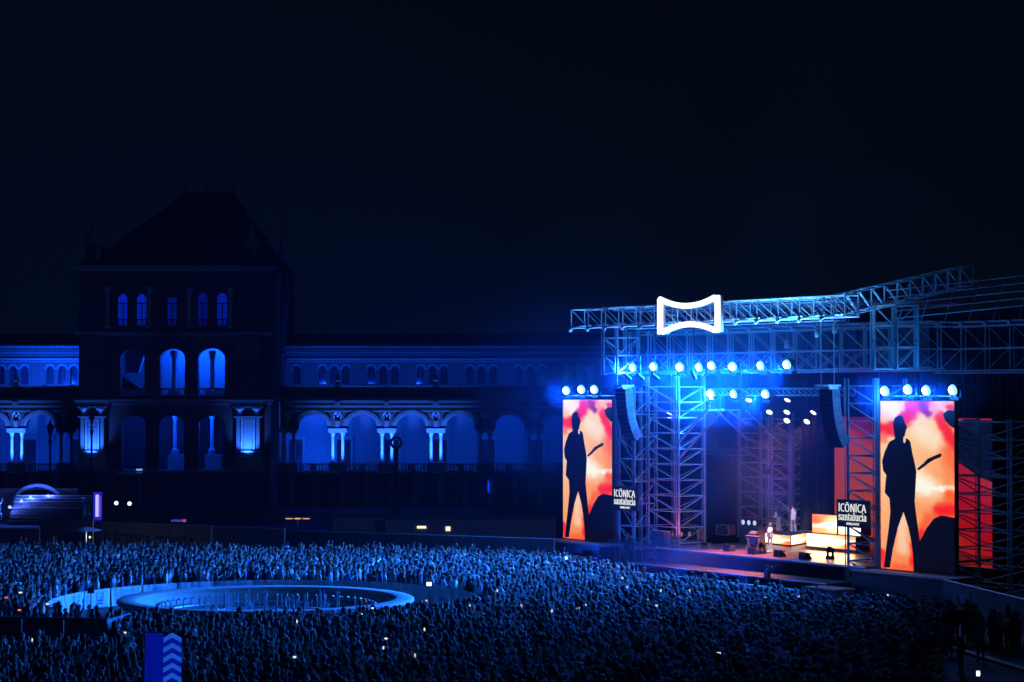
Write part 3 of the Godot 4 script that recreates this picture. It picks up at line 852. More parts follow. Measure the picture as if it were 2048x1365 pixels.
	for n in 9:
		for s in [-1.0, 1.0]:
			obj(bt, "chevron", cube, glow(Color(0.62, 0.42, 0.95), 0.9), Transform3D(Basis(Vector3.BACK, s * 0.5) * Basis.from_scale(Vector3(0.11, 0.055, 0.02)), Vector3(13.0 * k2 + s * 0.05, b0.y - (10.0 + n * 4.6) * k2, 0.05)))
	obj(bt, "arm", cube, M.steel, Transform3D(Basis.from_scale(Vector3(18.0 * k2, 0.05, 0.05)), Vector3(9.0 * k2, b0.y, 0)))
	var wd := W(186, 1056, d2)
	var um := thing("kiosk_parasol", "flat white parasol top over a lit stall at the fence", "parasol", Vector3(wd.x, 0, -d2 + 2.5))
	obj(um, "canopy", lathe([[1.05, wd.y - 0.05], [1.05, wd.y], [0.06, wd.y + 0.22], [0.0, wd.y + 0.22]], 16), M.panel_white)
	tube(um, "pole", Vector3.ZERO, Vector3(0, wd.y + 0.1, 0), 0.04, M.steel)
	omni(um, Vector3(0.3, wd.y - 0.5, 0.2), Color(0.9, 0.95, 0.9), 0.7, 0.08)
	obj(um, "lamp_bulb", lathe([[0.0, -0.1], [0.09, 0.0], [0.0, 0.1]], 10), glow(Color(0.9, 1.0, 0.9), 1.5), Transform3D(Basis(), Vector3(0.3, wd.y - 0.5, 0.2)))
	# two round spotlights on a mast
	for q in [[232.0, 1007.0], [258.5, 1008.0]]:
		var p := W(q[0], q[1], 172.0)
		var l := thing("mast_spotlight", "round white spotlight on a thin mast near the tower foot", "spotlight", Vector3(p.x, 0, -172.0), 0.0, "spotlights near the tower foot")
		tube(l, "mast", Vector3.ZERO, Vector3(0, p.y - 0.15, 0), 0.04, M.iron)
		obj(l, "housing", lathe([[0.0, -0.3], [0.16, -0.3], [0.2, 0.0]], 14), M.black, Transform3D(Basis(Vector3.RIGHT, PI / 2), Vector3(0, p.y, 0)))
		obj(l, "lamp_lens", lathe([[0.0, 0.02], [0.17, 0.0]], 16), glow(Color(0.88, 0.9, 1.0), 2.0), Transform3D(Basis(Vector3.RIGHT, PI / 2), Vector3(0, p.y, 0)))
		spot(l, Vector3(0, p.y, 0.1), Vector3(2, p.y - 3.0, 12.0), Color(0.5, 0.6, 1.0), 3.0, 50.0)
	lamp_post(183, 815, 203.0, "tall ornate dark lamp post standing before a lit tower pier", 1.0)
	lamp_post(100, 842, 206.0, "slim ornate lamp post before the short lit arcade", 1.0)
	lamp_post(792, 868, 212.0, "dark lamp post with a round wreath before the long arcade", 0.0)
	var sl2 := W(278, 940, 205.0)
	var stl := thing("road_lamp", "modern lamp mast with a flat bright head before the tower", "street lamp", Vector3(sl2.x, 0, -205.0))
	tube(stl, "mast", Vector3.ZERO, Vector3(0, sl2.y, 0), 0.09, M.steel)
	tube(stl, "arm", Vector3(0.3, sl2.y - 0.4, 0), Vector3(-2.1, sl2.y - 0.4, 0), 0.16, M.steel)
	box(stl, "lamp_head", Vector3(0, sl2.y, 0), Vector3(0.55, 0.16, 0.3), glow(Color(0.5, 0.65, 1.0), 1.0))
	omni(stl, Vector3(0, sl2.y + 0.25, 0.1), Color(0.1, 0.3, 1.0), 0.8, 0.1)
	# niche light on the basement
	var nl := W(977, 974, 220.4)
	var nt := thing("niche_light", "slim vertical blue light on the basement wall of the arcade", "lamp", Vector3(nl.x, 0, -220.4))
	tube(nt, "post", Vector3(0, 0, 0.1), Vector3(0, nl.y - 0.6, 0.1), 0.04, M.iron)
	box(nt, "lamp_tube", Vector3(0, nl.y, 0.1), Vector3(0.2, 1.2, 0.08), glow(DEEP_BLUE, 0.8))
	omni(nt, Vector3(0, nl.y, 0.4), DEEP_BLUE, 0.25, 0.1)

# ---------------------------------------------------------------- the round fountain and the covered barriers behind it
func fountain() -> void:
	var c := hh(532, 1197, 1.15)
	c.y = 0.0
	var t := thing("fountain", "large round stone fountain basin, drained, with many pipes inside", "fountain", c)
	var r := 7.85
	var sz := 0.93
	var prof := [[r - 1.25, 0.22], [r - 1.1, 0.85], [r - 1.0, 0.95, 1], [r - 0.98, 1.12], [r - 0.90, 1.17], [r - 0.08, 1.17], [r, 1.12], [r, 0.98, 1], [r - 0.12, 0.90], [r - 0.25, 0.72], [r - 0.40, 0.5], [r - 0.35, 0.2, 1], [r - 0.15, 0.15], [r - 0.15, 0.0]]
	obj(t, "rim", lathe(prof, 96, 1.0, sz), M.stone)
	obj(t, "basin_floor", lathe([[0.0, 0.2], [r - 1.2, 0.2]], 64, 1.0, sz), M.basin)
	obj(t, "ledge", lathe([[r - 2.0, 0.2], [r - 2.0, 0.45, 1], [r - 1.2, 0.45]], 72, 1.0, sz), M.basin)
	for k in 60:                                     # carved blocks under the rim
		var a := TAU * k / 60.0
		box(t, "rim_bracket", Vector3(cos(a) * (r - 0.28), 0.80, sin(a) * (r - 0.28) * sz), Vector3(0.22, 0.18, 0.16), M.stone, Basis(Vector3.UP, -a))
	var ring := []
	for k in 65:
		ring.append(Vector3(cos(TAU * k / 64.0) * (r - 2.3), 0.42, sin(TAU * k / 64.0) * (r - 2.3) * sz))
	obj(t, "ring_pipe", polytube(ring, 0.09, 8), M.pipe)
	ring = []
	for k in 65:
		ring.append(Vector3(cos(TAU * k / 64.0) * 3.2, 0.36, sin(TAU * k / 64.0) * 3.2 * sz))
	obj(t, "ring_pipe", polytube(ring, 0.08, 8), M.pipe)
	var hook := polytube([Vector3(0, 0, 0), Vector3(0, 0.34, 0), Vector3(0.05, 0.44, 0), Vector3(0.16, 0.46, 0), Vector3(0.22, 0.40, 0)], 0.035, 6)
	for k in 64:
		var a := TAU * k / 64.0
		obj(t, "jet_nozzle", hook, M.pipe, Transform3D(Basis(Vector3.UP, PI - a), Vector3(cos(a) * (r - 2.0), 0.40, sin(a) * (r - 2.0) * sz)))
	for k in 92:
		var a := rng.randf() * TAU
		var q := sqrt(rng.randf()) * (r - 2.6)
		if k % 3 == 0:
			q = 3.2
		var h := rng.randf_range(0.5, 1.25)
		tube(t, "riser_pipe", Vector3(cos(a) * q, 0.2, sin(a) * q * sz), Vector3(cos(a) * q, 0.2 + h, sin(a) * q * sz), 0.028, M.pipe)
	for q in [[-4.2, 1.2], [1.0, 2.9], [2.6, 1.0], [-1.2, 2.2]]:
		obj(t, "pump_box", bevelled(Vector3(0.55, 0.55, 0.5), 0.04), M.panel_grey, Transform3D(Basis(Vector3.UP, q[0]), Vector3(q[0], 0.48, q[1])))
	# a circle of crowd barriers with pale covers
	var rb := 11.3
	for k in 17:
		var a := deg_to_rad(2.0 + k * 11.55)
		var p := c + Vector3(cos(a) * rb, 0, -sin(a) * rb)
		barrier(p, a - PI / 2, k)
	# lectern-like stage monitors on stands by the fountain
	for q in [[181.0, 1197.0, 0], [858.0, 1182.0, 1]]:
		var p := hh(q[0], float(q[1]) + 38.0, 0.0)
		var m := thing("monitor_stand", ["small dark monitor on a stand before the brightest white barriers", "small white lit sign on a stand before the blue barriers"][q[2]], "monitor" if q[2] == 0 else "sign", Vector3(p.x, 0, p.z))
		tube(m, "pole", Vector3.ZERO, Vector3(0, 1.3, 0), 0.03, M.iron)
		tube(m, "foot", Vector3(-0.3, 0.02, 0), Vector3(0.3, 0.02, 0), 0.03, M.iron)
		tube(m, "foot", Vector3(0, 0.02, -0.3), Vector3(0, 0.02, 0.3), 0.03, M.iron)
		obj(m, "cabinet", bevelled(Vector3(0.36, 0.30, 0.12), 0.02), M.black, Transform3D(Basis(), Vector3(0, 1.42, 0)))
		obj(m, "screen", cube, M.lamp_face if q[2] == 1 else M.window_glass, Transform3D(Basis.from_scale(Vector3(0.28, 0.2, 0.01)), Vector3(0, 1.42, 0.065)))

func cover_sheet(w: float, h: float, seed_at: int) -> ArrayMesh:
	var st := SurfaceTool.new()
	st.begin(Mesh.PRIMITIVE_TRIANGLES)
	st.set_smooth_group(0)
	var nx := 16
	var ny := 6
	var at := func(i: int, j: int) -> Vector3:
		var u := -1.0 + 2.0 * i / nx
		var v := float(j) / ny
		var drop := 0.0
		if absf(u) > 0.9 and j == ny:
			drop = 0.07
		return Vector3(u * w * 0.5, v * h - drop, 0.035 * sin(u * 6.0 + seed_at * 1.7 + v * 2.0) * (1.2 - v) + 0.02 * sin(u * 17.0 + seed_at))
	for i in nx:
		for j in ny:
			var q := [at.call(i, j), at.call(i + 1, j), at.call(i + 1, j + 1), at.call(i, j + 1)]
			for n in [0, 2, 1, 0, 3, 2]:
				st.add_vertex(q[n])
	st.generate_normals()
	return st.commit()

func barrier(p: Vector3, turn: float, k: int) -> void:
	var t := thing("crowd_barrier", "steel barrier under a pale printed cover round the fountain, %s from the mixing wall" % nth(16 - k), "barrier", p, turn, "covered barriers round the fountain")
	for s in [-1.0, 1.0]:
		tube(t, "upright", Vector3(s * 1.1, 0, -0.05), Vector3(s * 1.1, 1.08, -0.05), 0.025, M.steel)
		tube(t, "foot", Vector3(s * 0.8, 0.03, -0.35), Vector3(s * 0.8, 0.03, 0.25), 0.025, M.steel)
	tube(t, "rail", Vector3(-1.1, 1.08, -0.05), Vector3(1.1, 1.08, -0.05), 0.025, M.steel)
	tube(t, "rail", Vector3(-1.1, 0.15, -0.05), Vector3(1.1, 0.15, -0.05), 0.025, M.steel)
	var c := obj(t, "cover", cover_sheet(2.2, 1.02, k), M.panel_white, Transform3D(Basis(), Vector3(0, 0.08, 0.0)))
	obj(c, "printed_frame", polytube(icon_outline(0.62, 0.36, 8), 0.012, 5), M.print_blue, Transform3D(Basis(), Vector3(0.15, 0.70, 0.06)))
	lettering(c, "printed_text", "ICŌNICA", Vector3(0.15, 0.42, 0.05), 0.5, 0.10, M.print_blue)
	lettering(c, "printed_text", "santalucía", Vector3(0.15, 0.27, 0.05), 0.5, 0.09, M.print_blue, true)

# ---------------------------------------------------------------- odd things around the crowd
func extras() -> void:
	# low dark wall of the mixing area
	var a := W(-40, 1236, 97.0)
	var b := W(212, 1238, 96.0)
	var t := thing("mixing_wall", "low dark wall panels round the mixing area beside the crowd", "wall", Vector3(a.x, 0, a.z), atan2(-(b.z - a.z), b.x - a.x))
	var l := Vector2(b.x - a.x, b.z - a.z).length()
	for k in 3:
		box(t, "wall_panel", Vector3(l * (k + 0.5) / 3.0, a.y * 0.5, 0), Vector3(l / 3.0 - 0.03, a.y, 0.08), M.panel_grey)
	box(t, "wall_top", Vector3(l * 0.5, a.y + 0.04, 0), Vector3(l + 0.1, 0.06, 0.16), M.black)
	box(t, "wall_return", Vector3(l, a.y * 0.5, -1.6), Vector3(0.08, a.y, 3.2), M.panel_grey)
	for q in [[12.0, 1196.0, Color(1.0, 0.35, 0.1)], [38.0, 1221.0, Color(1.0, 0.55, 0.15)], [40.0, 1186.0, Color(0.95, 0.95, 0.9)], [94.0, 1209.0, Color(1.0, 0.85, 0.7)]]:
		var p := W(q[0], q[1], 101.0)
		var d := thing("desk_light", "small %s glow on the mixing desk behind the dark wall" % ["orange", "amber", "white", "cream"][[12.0, 38.0, 40.0, 94.0].find(q[0])], "light", Vector3(p.x, 0, p.z))
		tube(d, "stem", Vector3.ZERO, Vector3(0, p.y - 0.05, 0), 0.02, M.iron)
		obj(d, "lamp_bulb", bevelled(Vector3(0.16, 0.08, 0.06), 0.02), glow(q[2], 1.1), Transform3D(Basis(), Vector3(0, p.y, 0)))
	# tall cloth banner in front
	var d := 60.0
	var k := d / F
	var p := W(284, 1264, d)
	var bt := thing("pole_banner", "tall blue cloth banner with a pale chevron stripe on an orange pole", "banner", Vector3(p.x, 0, -d))
	var pole := mat(lin(0.55, 0.12, 0.05), 0.5)
	tube(bt, "pole", Vector3(-0.05, 0, 0), Vector3(0.02, p.y, 0), 0.02, pole)
	tube(bt, "crossbar", Vector3(0.0, p.y - 0.02, 0), Vector3(1.12, p.y - 0.02, -0.05), 0.018, pole)
	var cloth := mat(lin(0.045, 0.09, 0.50), 0.8, 0.0, 0.15, 2.0)
	cloth.backlight_enabled = true
	cloth.backlight = Color(0.9, 0.92, 1.0)
	obj(bt, "cloth", banner_cloth(0.09, 0.60, p.y - 0.03, 1.5, 0.0), cloth)
	var pale := mat(lin(0.42, 0.58, 0.90), 0.8)
	pale.backlight_enabled = true
	pale.backlight = Color(0.95, 0.97, 1.0)
	for n in 26:
		for s in [0, 1]:
			var y := p.y - 0.03 - n * 0.142
			var x0: float = 0.60 + 0.26 * s
			var q := PackedVector3Array()
			var ya := y - (0.15 if s == 0 else 0.0)
			var yb := y - (0.0 if s == 0 else 0.15)
			quad(q, Vector3(x0, minf(ya, p.y - 0.03), 0.0), Vector3(x0 + 0.26, minf(yb, p.y - 0.03), 0.0), Vector3(x0 + 0.26, yb - 0.142, 0.0), Vector3(x0, ya - 0.142, 0.0))
			obj(bt, "chevron" if n % 2 == 0 else "chevron_ground", flat_mesh(q), pale if n % 2 == 0 else cloth)
	# kerb and open paving beyond the crowd
	var ka := hh(1915, 1303, 0.0)
	var kb := hh(2075, 1352, 0.0)
	var dd := kb - ka
	struct("kerb", cube, M.stone, Transform3D(Basis(Vector3.UP, atan2(-dd.z, dd.x)) * Basis.from_scale(Vector3(dd.length() + 2.0, 0.14, 0.35)), (ka + kb) * 0.5 + Vector3(0, 0.07, 0)))
	var pk := hh(1957, 1348, 1.2)
	var kp := thing("work_lamp", "small bright work lamp on a short stand by the kerb", "lamp", Vector3(pk.x, 0, pk.z))
	tube(kp, "stand", Vector3.ZERO, Vector3(0, 1.1, 0), 0.02, M.iron)
	obj(kp, "lamp_face", bevelled(Vector3(0.14, 0.2, 0.05), 0.015), M.lamp_face, Transform3D(Basis(), Vector3(0, 1.2, 0)))

func banner_cloth(x0: float, x1: float, y1: float, y0: float, z: float) -> ArrayMesh:
	var st := SurfaceTool.new()
	st.begin(Mesh.PRIMITIVE_TRIANGLES)
	st.set_smooth_group(0)
	var at := func(i: int, j: int) -> Vector3:
		var u := i / 14.0
		var v := j / 12.0
		return Vector3(lerpf(x0, x1, u) - 0.05 * v * (1.0 - u), lerpf(y1, y0, v), z + 0.06 * sin(u * 9.0 + v * 2.0) * minf(v * 2.0, 1.0) * (1.0 - u))
	for i in 14:
		for j in 12:
			var q := [at.call(i, j), at.call(i + 1, j), at.call(i + 1, j + 1), at.call(i, j + 1)]
			for n in [0, 1, 2, 0, 2, 3]:
				st.add_vertex(q[n])
	st.generate_normals()
	return st.commit()
# ---------------------------------------------------------------- stage structure
func truss(label: String, a: Vector3, b: Vector3, h: float, back: Vector3, panel: float, m: Material, r: float, fins: bool, group := "") -> Node3D:
	var t := sthing("roof_truss", label, "truss", a, group)
	var d := b - a
	var n := maxi(2, int(round(d.length() / panel)))
	var dn := Vector3(0, -h, 0)
	for o in [Vector3.ZERO, dn, back, back + dn]:
		tube(t, "chord", o, o + d, r, m)
	for k in n + 1:
		var p := d * (float(k) / n)
		tube(t, "vertical", p, p + dn, r * 0.75, m)
		tube(t, "vertical", p + back, p + back + dn, r * 0.75, m)
		tube(t, "cross_member", p + dn, p + dn + back, r * 0.7, m)
		tube(t, "cross_member", p, p + back, r * 0.7, m)
		if k < n:
			var q := d * (float(k + 1) / n)
			tube(t, "diagonal", p, q + dn, r * 0.8, m)
			tube(t, "diagonal", p + back, q + back + dn, r * 0.7, m)
			tube(t, "diagonal", p + dn, q + dn + back, r * 0.55, m)
			if fins:
				var f := d / n
				obj(t, "curved_fin", polytube([p + dn + Vector3(0, -0.16, 0.08), p + dn + f * 0.12 + Vector3(0, -0.04, 0.05), p + dn + f * 0.4 + Vector3(0, 0.10, 0.0) + back * 0.2, p + dn + f * 0.8 + Vector3(0, 0.14, 0) + back * 0.5], r * 1.15, 8), m)
				obj(t, "end_shoe", lathe([[0.0, -0.16], [0.10, -0.12], [0.13, 0.0], [0.10, 0.12], [0.0, 0.16]], 8), m, Transform3D(Basis(), p + dn + Vector3(0, -0.13, 0.08)))
	return t

func scaffold_tower(label: String, u0: float, u1: float, z0: float, z1: float, y0: float, y1: float, lift: float, m: Material, r := 0.05, taped := true) -> Node3D:
	var t := sthing("scaffold_tower", label, "scaffold tower", Vector3(u0, y0, z0))
	var w := u1 - u0
	var e := z1 - z0
	var h := y1 - y0
	var n := int(h / lift)
	for c in [[0.0, 0.0], [w, 0.0], [0.0, e], [w, e]]:
		tube(t, "standard", Vector3(c[0], 0, c[1]), Vector3(c[0], h, c[1]), r * 1.25, m)
		for s in [-1.0, 1.0]:
			tube(t, "standard", Vector3(c[0] + s * 0.16, 0, c[1] + 0.05), Vector3(c[0] + s * 0.16, h, c[1] + 0.05), r * 0.7, m)
		tube(t, "base_plate", Vector3(c[0], 0, c[1]), Vector3(c[0], 0.04, c[1]), 0.22, m)
		if taped:
			for k in range(1, n, 3):
				tube(t, "tape_band", Vector3(c[0], k * lift + 0.42, c[1]), Vector3(c[0], k * lift + 0.52, c[1]), r * 1.6, M.red_tape)
	for k in n + 1:
		var y := minf(k * lift + 0.1, h - 0.05)
		tube(t, "ledger", Vector3(0, y, 0), Vector3(w, y, 0), r * 0.85, m)
		tube(t, "ledger", Vector3(0, y, e), Vector3(w, y, e), r * 0.8, m)
		tube(t, "ledger", Vector3(0, y, 0), Vector3(0, y, e), r * 0.8, m)
		tube(t, "ledger", Vector3(w, y, 0), Vector3(w, y, e), r * 0.8, m)
		if k < n:
			var yn := minf((k + 1) * lift + 0.1, h - 0.05)
			tube(t, "brace", Vector3(0.1, yn, 0.04), Vector3(w - 0.1, y, 0.04), r * 0.85, m)
			tube(t, "brace", Vector3(0.1, y, e), Vector3(w - 0.1, yn, e), r * 0.7, m)
			tube(t, "brace", Vector3(0, yn, 0), Vector3(0, y, e), r * 0.7, m)
			tube(t, "brace", Vector3(w, y, 0), Vector3(w, yn, e), r * 0.7, m)
	return t

func stage_structure() -> void:
	# deck
	var t := sthing("stage_deck", "raised reddish stage floor with a dark front skirt", "stage", Vector3(6.5, 0, 0))
	for k in 8:
		for j in 6:
			obj(t, "deck_panel", bevelled(Vector3(2.42, 0.16, 2.33), 0.012), M.deck, Transform3D(Basis(), Vector3(-8.5 + k * 2.43, 1.82, -1.18 - j * 2.34)))
	for k in 8:
		box(t, "front_skirt", Vector3(-8.5 + k * 2.43, 0.86, -0.10), Vector3(2.40, 1.72, 0.06), M.drape)
	tube(t, "edge_trim", Vector3(-9.7, 1.86, 0.03), Vector3(9.8, 1.86, 0.03), 0.035, M.alu)
	for k in 9:
		tube(t, "leg", Vector3(-9.6 + k * 2.43, 0, -0.4), Vector3(-9.6 + k * 2.43, 1.7, -0.4), 0.05, M.steel)
	# apron and pit platforms
	var ap := sthing("stage_apron", "low dark apron platform along the front of the stage", "platform", Vector3(6.5, 0, 1.5))
	for k in 6:
		obj(ap, "apron_panel", bevelled(Vector3(3.1, 0.14, 2.2), 0.012), M.black, Transform3D(Basis(), Vector3(-8.0 + k * 3.12, 0.95, 0)))
		box(ap, "apron_skirt", Vector3(-8.0 + k * 3.12, 0.44, 1.02), Vector3(3.06, 0.86, 0.05), M.drape)
	tube(ap, "edge_trim", Vector3(-9.5, 1.0, 1.12), Vector3(9.2, 1.0, 1.12), 0.03, M.alu)
	for k in 9:
		var s := sthing("subwoofer", "black subwoofer on the ground before the stage, %s from the farther sign" % nth(k), "speaker", Vector3(-3.0 + k * 2.1, 0, 4.1), "subwoofers before the stage")
		obj(s, "cabinet", bevelled(Vector3(1.35, 0.62, 0.9), 0.03), M.black, Transform3D(Basis(), Vector3(0, 0.31, 0)))
		obj(s, "grille", cube, M.drape, Transform3D(Basis.from_scale(Vector3(1.22, 0.5, 0.02)), Vector3(0, 0.31, 0.455)))
	for k in 13:
		var s := sthing("stage_barricade", "steel barricade section between pit and crowd, %s from the farther screen" % nth(k), "barricade", Vector3(-8.0 + k * 2.2, 0, 8.2), "barricade before the stage")
		box(s, "tread_plate", Vector3(0, 0.03, 0.5), Vector3(2.15, 0.05, 1.1), M.alu)
		box(s, "front_plate", Vector3(0, 0.62, 0), Vector3(2.15, 1.15, 0.05), M.alu)
		tube(s, "top_rail", Vector3(-1.07, 1.22, 0), Vector3(1.07, 1.22, 0), 0.045, M.alu)
		for x in [-1.0, 1.0]:
			tube(s, "strut", Vector3(x, 1.1, 0), Vector3(x, 0.06, -1.0), 0.03, M.alu)
	# platforms and covered crates at the foot of the towers
	for q in [[-9.2, 1.4, 3.0, 1.0, 2.0, "low blue-lit platform before the tower of the farther sign"], [-6.0, 3.2, 2.6, 0.75, 1.6, "flat pale platform in the smoke before the farther tower"], [17.0, 3.6, 2.6, 0.9, 1.6, "flat platform before the tower of the nearer sign"]]:
		var b := sthing("platform", q[5], "platform", Vector3(q[0], 0, q[1]))
		obj(b, "top", bevelled(Vector3(q[2], 0.12, q[4]), 0.015), M.panel_grey, Transform3D(Basis(), Vector3(0, q[3], 0)))
		box(b, "side", Vector3(0, float(q[3]) * 0.5 - 0.05, 0), Vector3(float(q[2]) - 0.06, float(q[3]) - 0.1, float(q[4]) - 0.06), M.fabric_blue)
	# roof trusses
	var z0 := 3.4
	var a := sp(1143, 620, z0)
	var b := sp(1690, 590, z0)
	b.y = a.y
	truss("long pale front roof truss with curved fins, lit icy blue", a, b, 1.22, Vector3(0, 0, -1.1), 1.82, M.alu, 0.052, true)
	truss("second roof truss just behind the brightly lit front one", a + Vector3(1.2, -0.1, -3.4), b + Vector3(-4.5, -0.1, -3.4), 1.15, Vector3(0, 0, -1.0), 1.82, M.steel, 0.04, false)
	truss("third roof truss deep under the stage canopy", a + Vector3(2.4, -0.1, -7.0), b + Vector3(-8.0, -0.1, -7.0), 1.15, Vector3(0, 0, -1.0), 2.4, M.steel, 0.04, false)
	var c := sp(1832, 557, -2.4)
	var side := truss("side roof truss climbing steeply from the end of the front truss", b, b + (c - b) * 1.85, 1.22, Vector3(-1.1, 0, 0), 1.15, M.alu, 0.048, false)
	side.name = numbered("side_truss")
	var roof := sthing("stage_roof", "flat dark fabric canopy over the stage trusses", "canopy", Vector3(0, 0, 0))
	obj(roof, "membrane", bevelled(Vector3(b.x - a.x - 6.0, 0.06, 14.0), 0.02), M.membrane, Transform3D(Basis(), Vector3((a.x + b.x) * 0.5 - 1.5, a.y + 0.10, z0 - 8.4)))
	for k in 6:
		tube(roof, "purlin", Vector3(a.x + 1.5, a.y - 0.02, z0 - 2.4 - k * 2.3), Vector3(b.x - 4.6, a.y - 0.02, z0 - 2.4 - k * 2.3), 0.05, M.steel)
	# dark purlins that run off beside the side truss
	var far := sthing("side_roof_frame", "unlit roof frame running back from the side truss", "roof frame", b)
	for k in 5:
		tube(far, "purlin", Vector3(0.3 + k * 0.2, 0.3 - k * 0.40, -3.0), Vector3(13.0, 0.9 - k * 0.40, -4.0), 0.035, M.steel)
	for k in 7:
		tube(far, "rafter", Vector3(1.0 + k * 1.8, -1.6, -3.2), Vector3(1.6 + k * 1.8, 0.9, -3.6), 0.03, M.steel)
	# header: a long scaffold bridge under the roof
	var h := sthing("scaffold_bridge", "long two-row scaffold bridge carrying the lamp row under the roof", "scaffold", Vector3(-8.6, 13.35, -2.0))
	var bays := 13
	for row in 2:
		var z := -2.2 * row
		for k in bays + 1:
			var x := k * 2.07
			tube(h, "standard", Vector3(x, 0, z), Vector3(x, 2.95, z), 0.042, M.steel)
			if row == 0:
				tube(h, "standard", Vector3(x + 0.14, 0, z - 0.1), Vector3(x + 0.14, 2.95, z - 0.1), 0.022, M.steel)
				tube(h, "transom", Vector3(x, 0.02, 0), Vector3(x, 0.02, -2.2), 0.04, M.steel)
				tube(h, "transom", Vector3(x, 2.75, 0), Vector3(x, 2.75, -2.2), 0.04, M.steel)
				obj(h, "coupler", bevelled(Vector3(0.26, 0.22, 0.22), 0.04), M.steel, Transform3D(Basis(), Vector3(x, 2.78, 0.03)))
				if k < bays:
					tube(h, "hanger", Vector3(x + 1.03, 1.2, -1.1), Vector3(x + 1.03, 2.8, -1.1), 0.035, M.steel)
			if k < bays:
				tube(h, "brace", Vector3(x, 1.3, z), Vector3(x + 2.07, 0.05, z), 0.022, M.steel)
				tube(h, "brace", Vector3(x, 0.05, z + 0.05), Vector3(x + 2.07, 1.3, z + 0.05), 0.022, M.steel)
				tube(h, "brace", Vector3(x, 2.7, z), Vector3(x + 2.07, 1.3, z), 0.02, M.steel)
		for y in [0.0, 0.12, 1.3, 2.62, 2.88]:
			tube(h, "ledger", Vector3(-0.3, y, z), Vector3(bays * 2.07 + 0.3, y, z), 0.036 if y != 1.3 else 0.028, M.steel)
	for k in bays:
		if k % 3 != 2:
			box(h, "walkway_board", Vector3(1.03 + k * 2.07, 0.2, -1.1), Vector3(2.0, 0.05, 0.9), M.steel)
	var h2 := sthing("wing_scaffold", "dim scaffold frame running on from the end of the lamp bridge", "scaffold", Vector3(18.6, 13.2, -3.6))
	for k in 7:
		tube(h2, "standard", Vector3(k * 1.85, 0, 0), Vector3(k * 1.85, 3.0, 0), 0.04, M.steel)
		tube(h2, "standard", Vector3(k * 1.85 + 0.7, 0, -1.6), Vector3(k * 1.85 + 0.7, 2.7, -1.6), 0.035, M.steel)
		tube(h2, "brace", Vector3(k * 1.85, 0.05, 0), Vector3((k + 1) * 1.85, 1.4, 0), 0.02, M.steel)
		tube(h2, "brace", Vector3(k * 1.85, 2.8, 0), Vector3((k + 1) * 1.85, 1.4, 0), 0.02, M.steel)
		obj(h2, "coupler", bevelled(Vector3(0.26, 0.22, 0.22), 0.04), M.steel, Transform3D(Basis(), Vector3(k * 1.85, 2.85, 0.03)))
	for y in [0.0, 0.14, 1.4, 2.7, 2.95]:
		tube(h2, "ledger", Vector3(-0.3, y, 0), Vector3(13.5, y, 0), 0.036, M.steel)
		tube(h2, "ledger", Vector3(-0.3, y, -1.6), Vector3(13.5, y, -1.6), 0.03, M.steel)
	# drape above the stage and at its back
	var dr := sthing("stage_backdrop", "black cloth backdrop closing the back of the stage", "drape", Vector3(4, 0, -15.2))
	for k in 9:
		obj(dr, "drape_panel", drape_sheet(4.6, 17.4, k), M.drape, Transform3D(Basis(), Vector3(-18.0 + k * 4.55, 0, 0.0)))
	var d2 := sthing("side_drape", "black cloth leg hanging beside the video wall", "drape", Vector3(-0.4, 1.9, -11.4))
	obj(d2, "drape_panel", drape_sheet(2.6, 11.0, 4), M.drape)
	tube(d2, "drape_bar", Vector3(-1.3, 11.0, 0), Vector3(1.3, 11.0, 0), 0.04, M.black)
	var sk := sthing("header_scrim", "blue-lit mesh scrim behind the scaffold bridge", "scrim", Vector3(6, 13.4, -5.4))
	for k in 8:
		obj(sk, "scrim_panel", drape_sheet(3.0, 2.9, k), M.fabric_blue, Transform3D(Basis(), Vector3(-12.4 + k * 3.02, 0, 0)))
	tube(sk, "scrim_bar", Vector3(-14, 2.95, 0), Vector3(10.5, 2.95, 0), 0.04, M.steel)
	# towers
	scaffold_tower("bright open scaffold tower with red-taped posts beside the stage floor", -5.25, -2.08, -1.0, -3.2, 0.0, 13.15, 1.03, M.steel, 0.046)
	scaffold_tower("slim scaffold tower behind the farther black sign", -7.3, -5.65, -0.1, -2.0, 0.0, 12.5, 1.5, M.steel, 0.05)
	scaffold_tower("dark scaffold tower behind the nearer black sign, before the video wall", 14.7, 17.2, -0.1, -2.4, 0.0, 12.9, 1.03, M.steel, 0.05, false)
	scaffold_tower("scaffold tower at the back of the stage, lit blue, wider of two", -7.7, -4.35, -11.2, -13.2, 1.9, 10.7, 1.03, M.steel, 0.046)
	scaffold_tower("scaffold tower at the back of the stage, tinted pink", -4.0, -1.7, -10.6, -12.6, 1.9, 10.4, 1.03, M.steel, 0.044)
	scaffold_tower("dark scaffold tower behind the nearer portrait screen", 20.6, 25.0, -2.6, -4.8, 0.0, 10.6, 1.03, M.steel, 0.05, false)
	scaffold_tower("unlit scaffold tower at the far end of the stage wing", 26.0, 28.2, -3.0, -5.0, 0.0, 10.4, 1.5, M.steel, 0.05, false)
	scaffold_tower("short bright scaffold head above the nearer line array", 17.3, 19.1, 0.3, -1.4, 13.35, 17.15, 1.25, M.steel, 0.06)
	scaffold_tower("short bright scaffold head at the far end of the bridge", -8.5, -7.0, 0.3, -1.6, 13.3, 16.8, 1.2, M.steel, 0.055)
	# knee braces
	var kb := sthing("knee_brace_frame", "pale diagonal struts rising from the bright tower to a cross beam", "strut", Vector3(-2.0, 0, -1.0))
	var o := Vector3(-2.0, 0, -1.0)
	for q in [[1358, 918, 1446, 820], [1358, 886, 1420, 812]]:
		tube(kb, "strut", sp(q[0], q[1], -1.0) - o, sp(q[2], q[3], -1.0) - o, 0.085, M.steel)
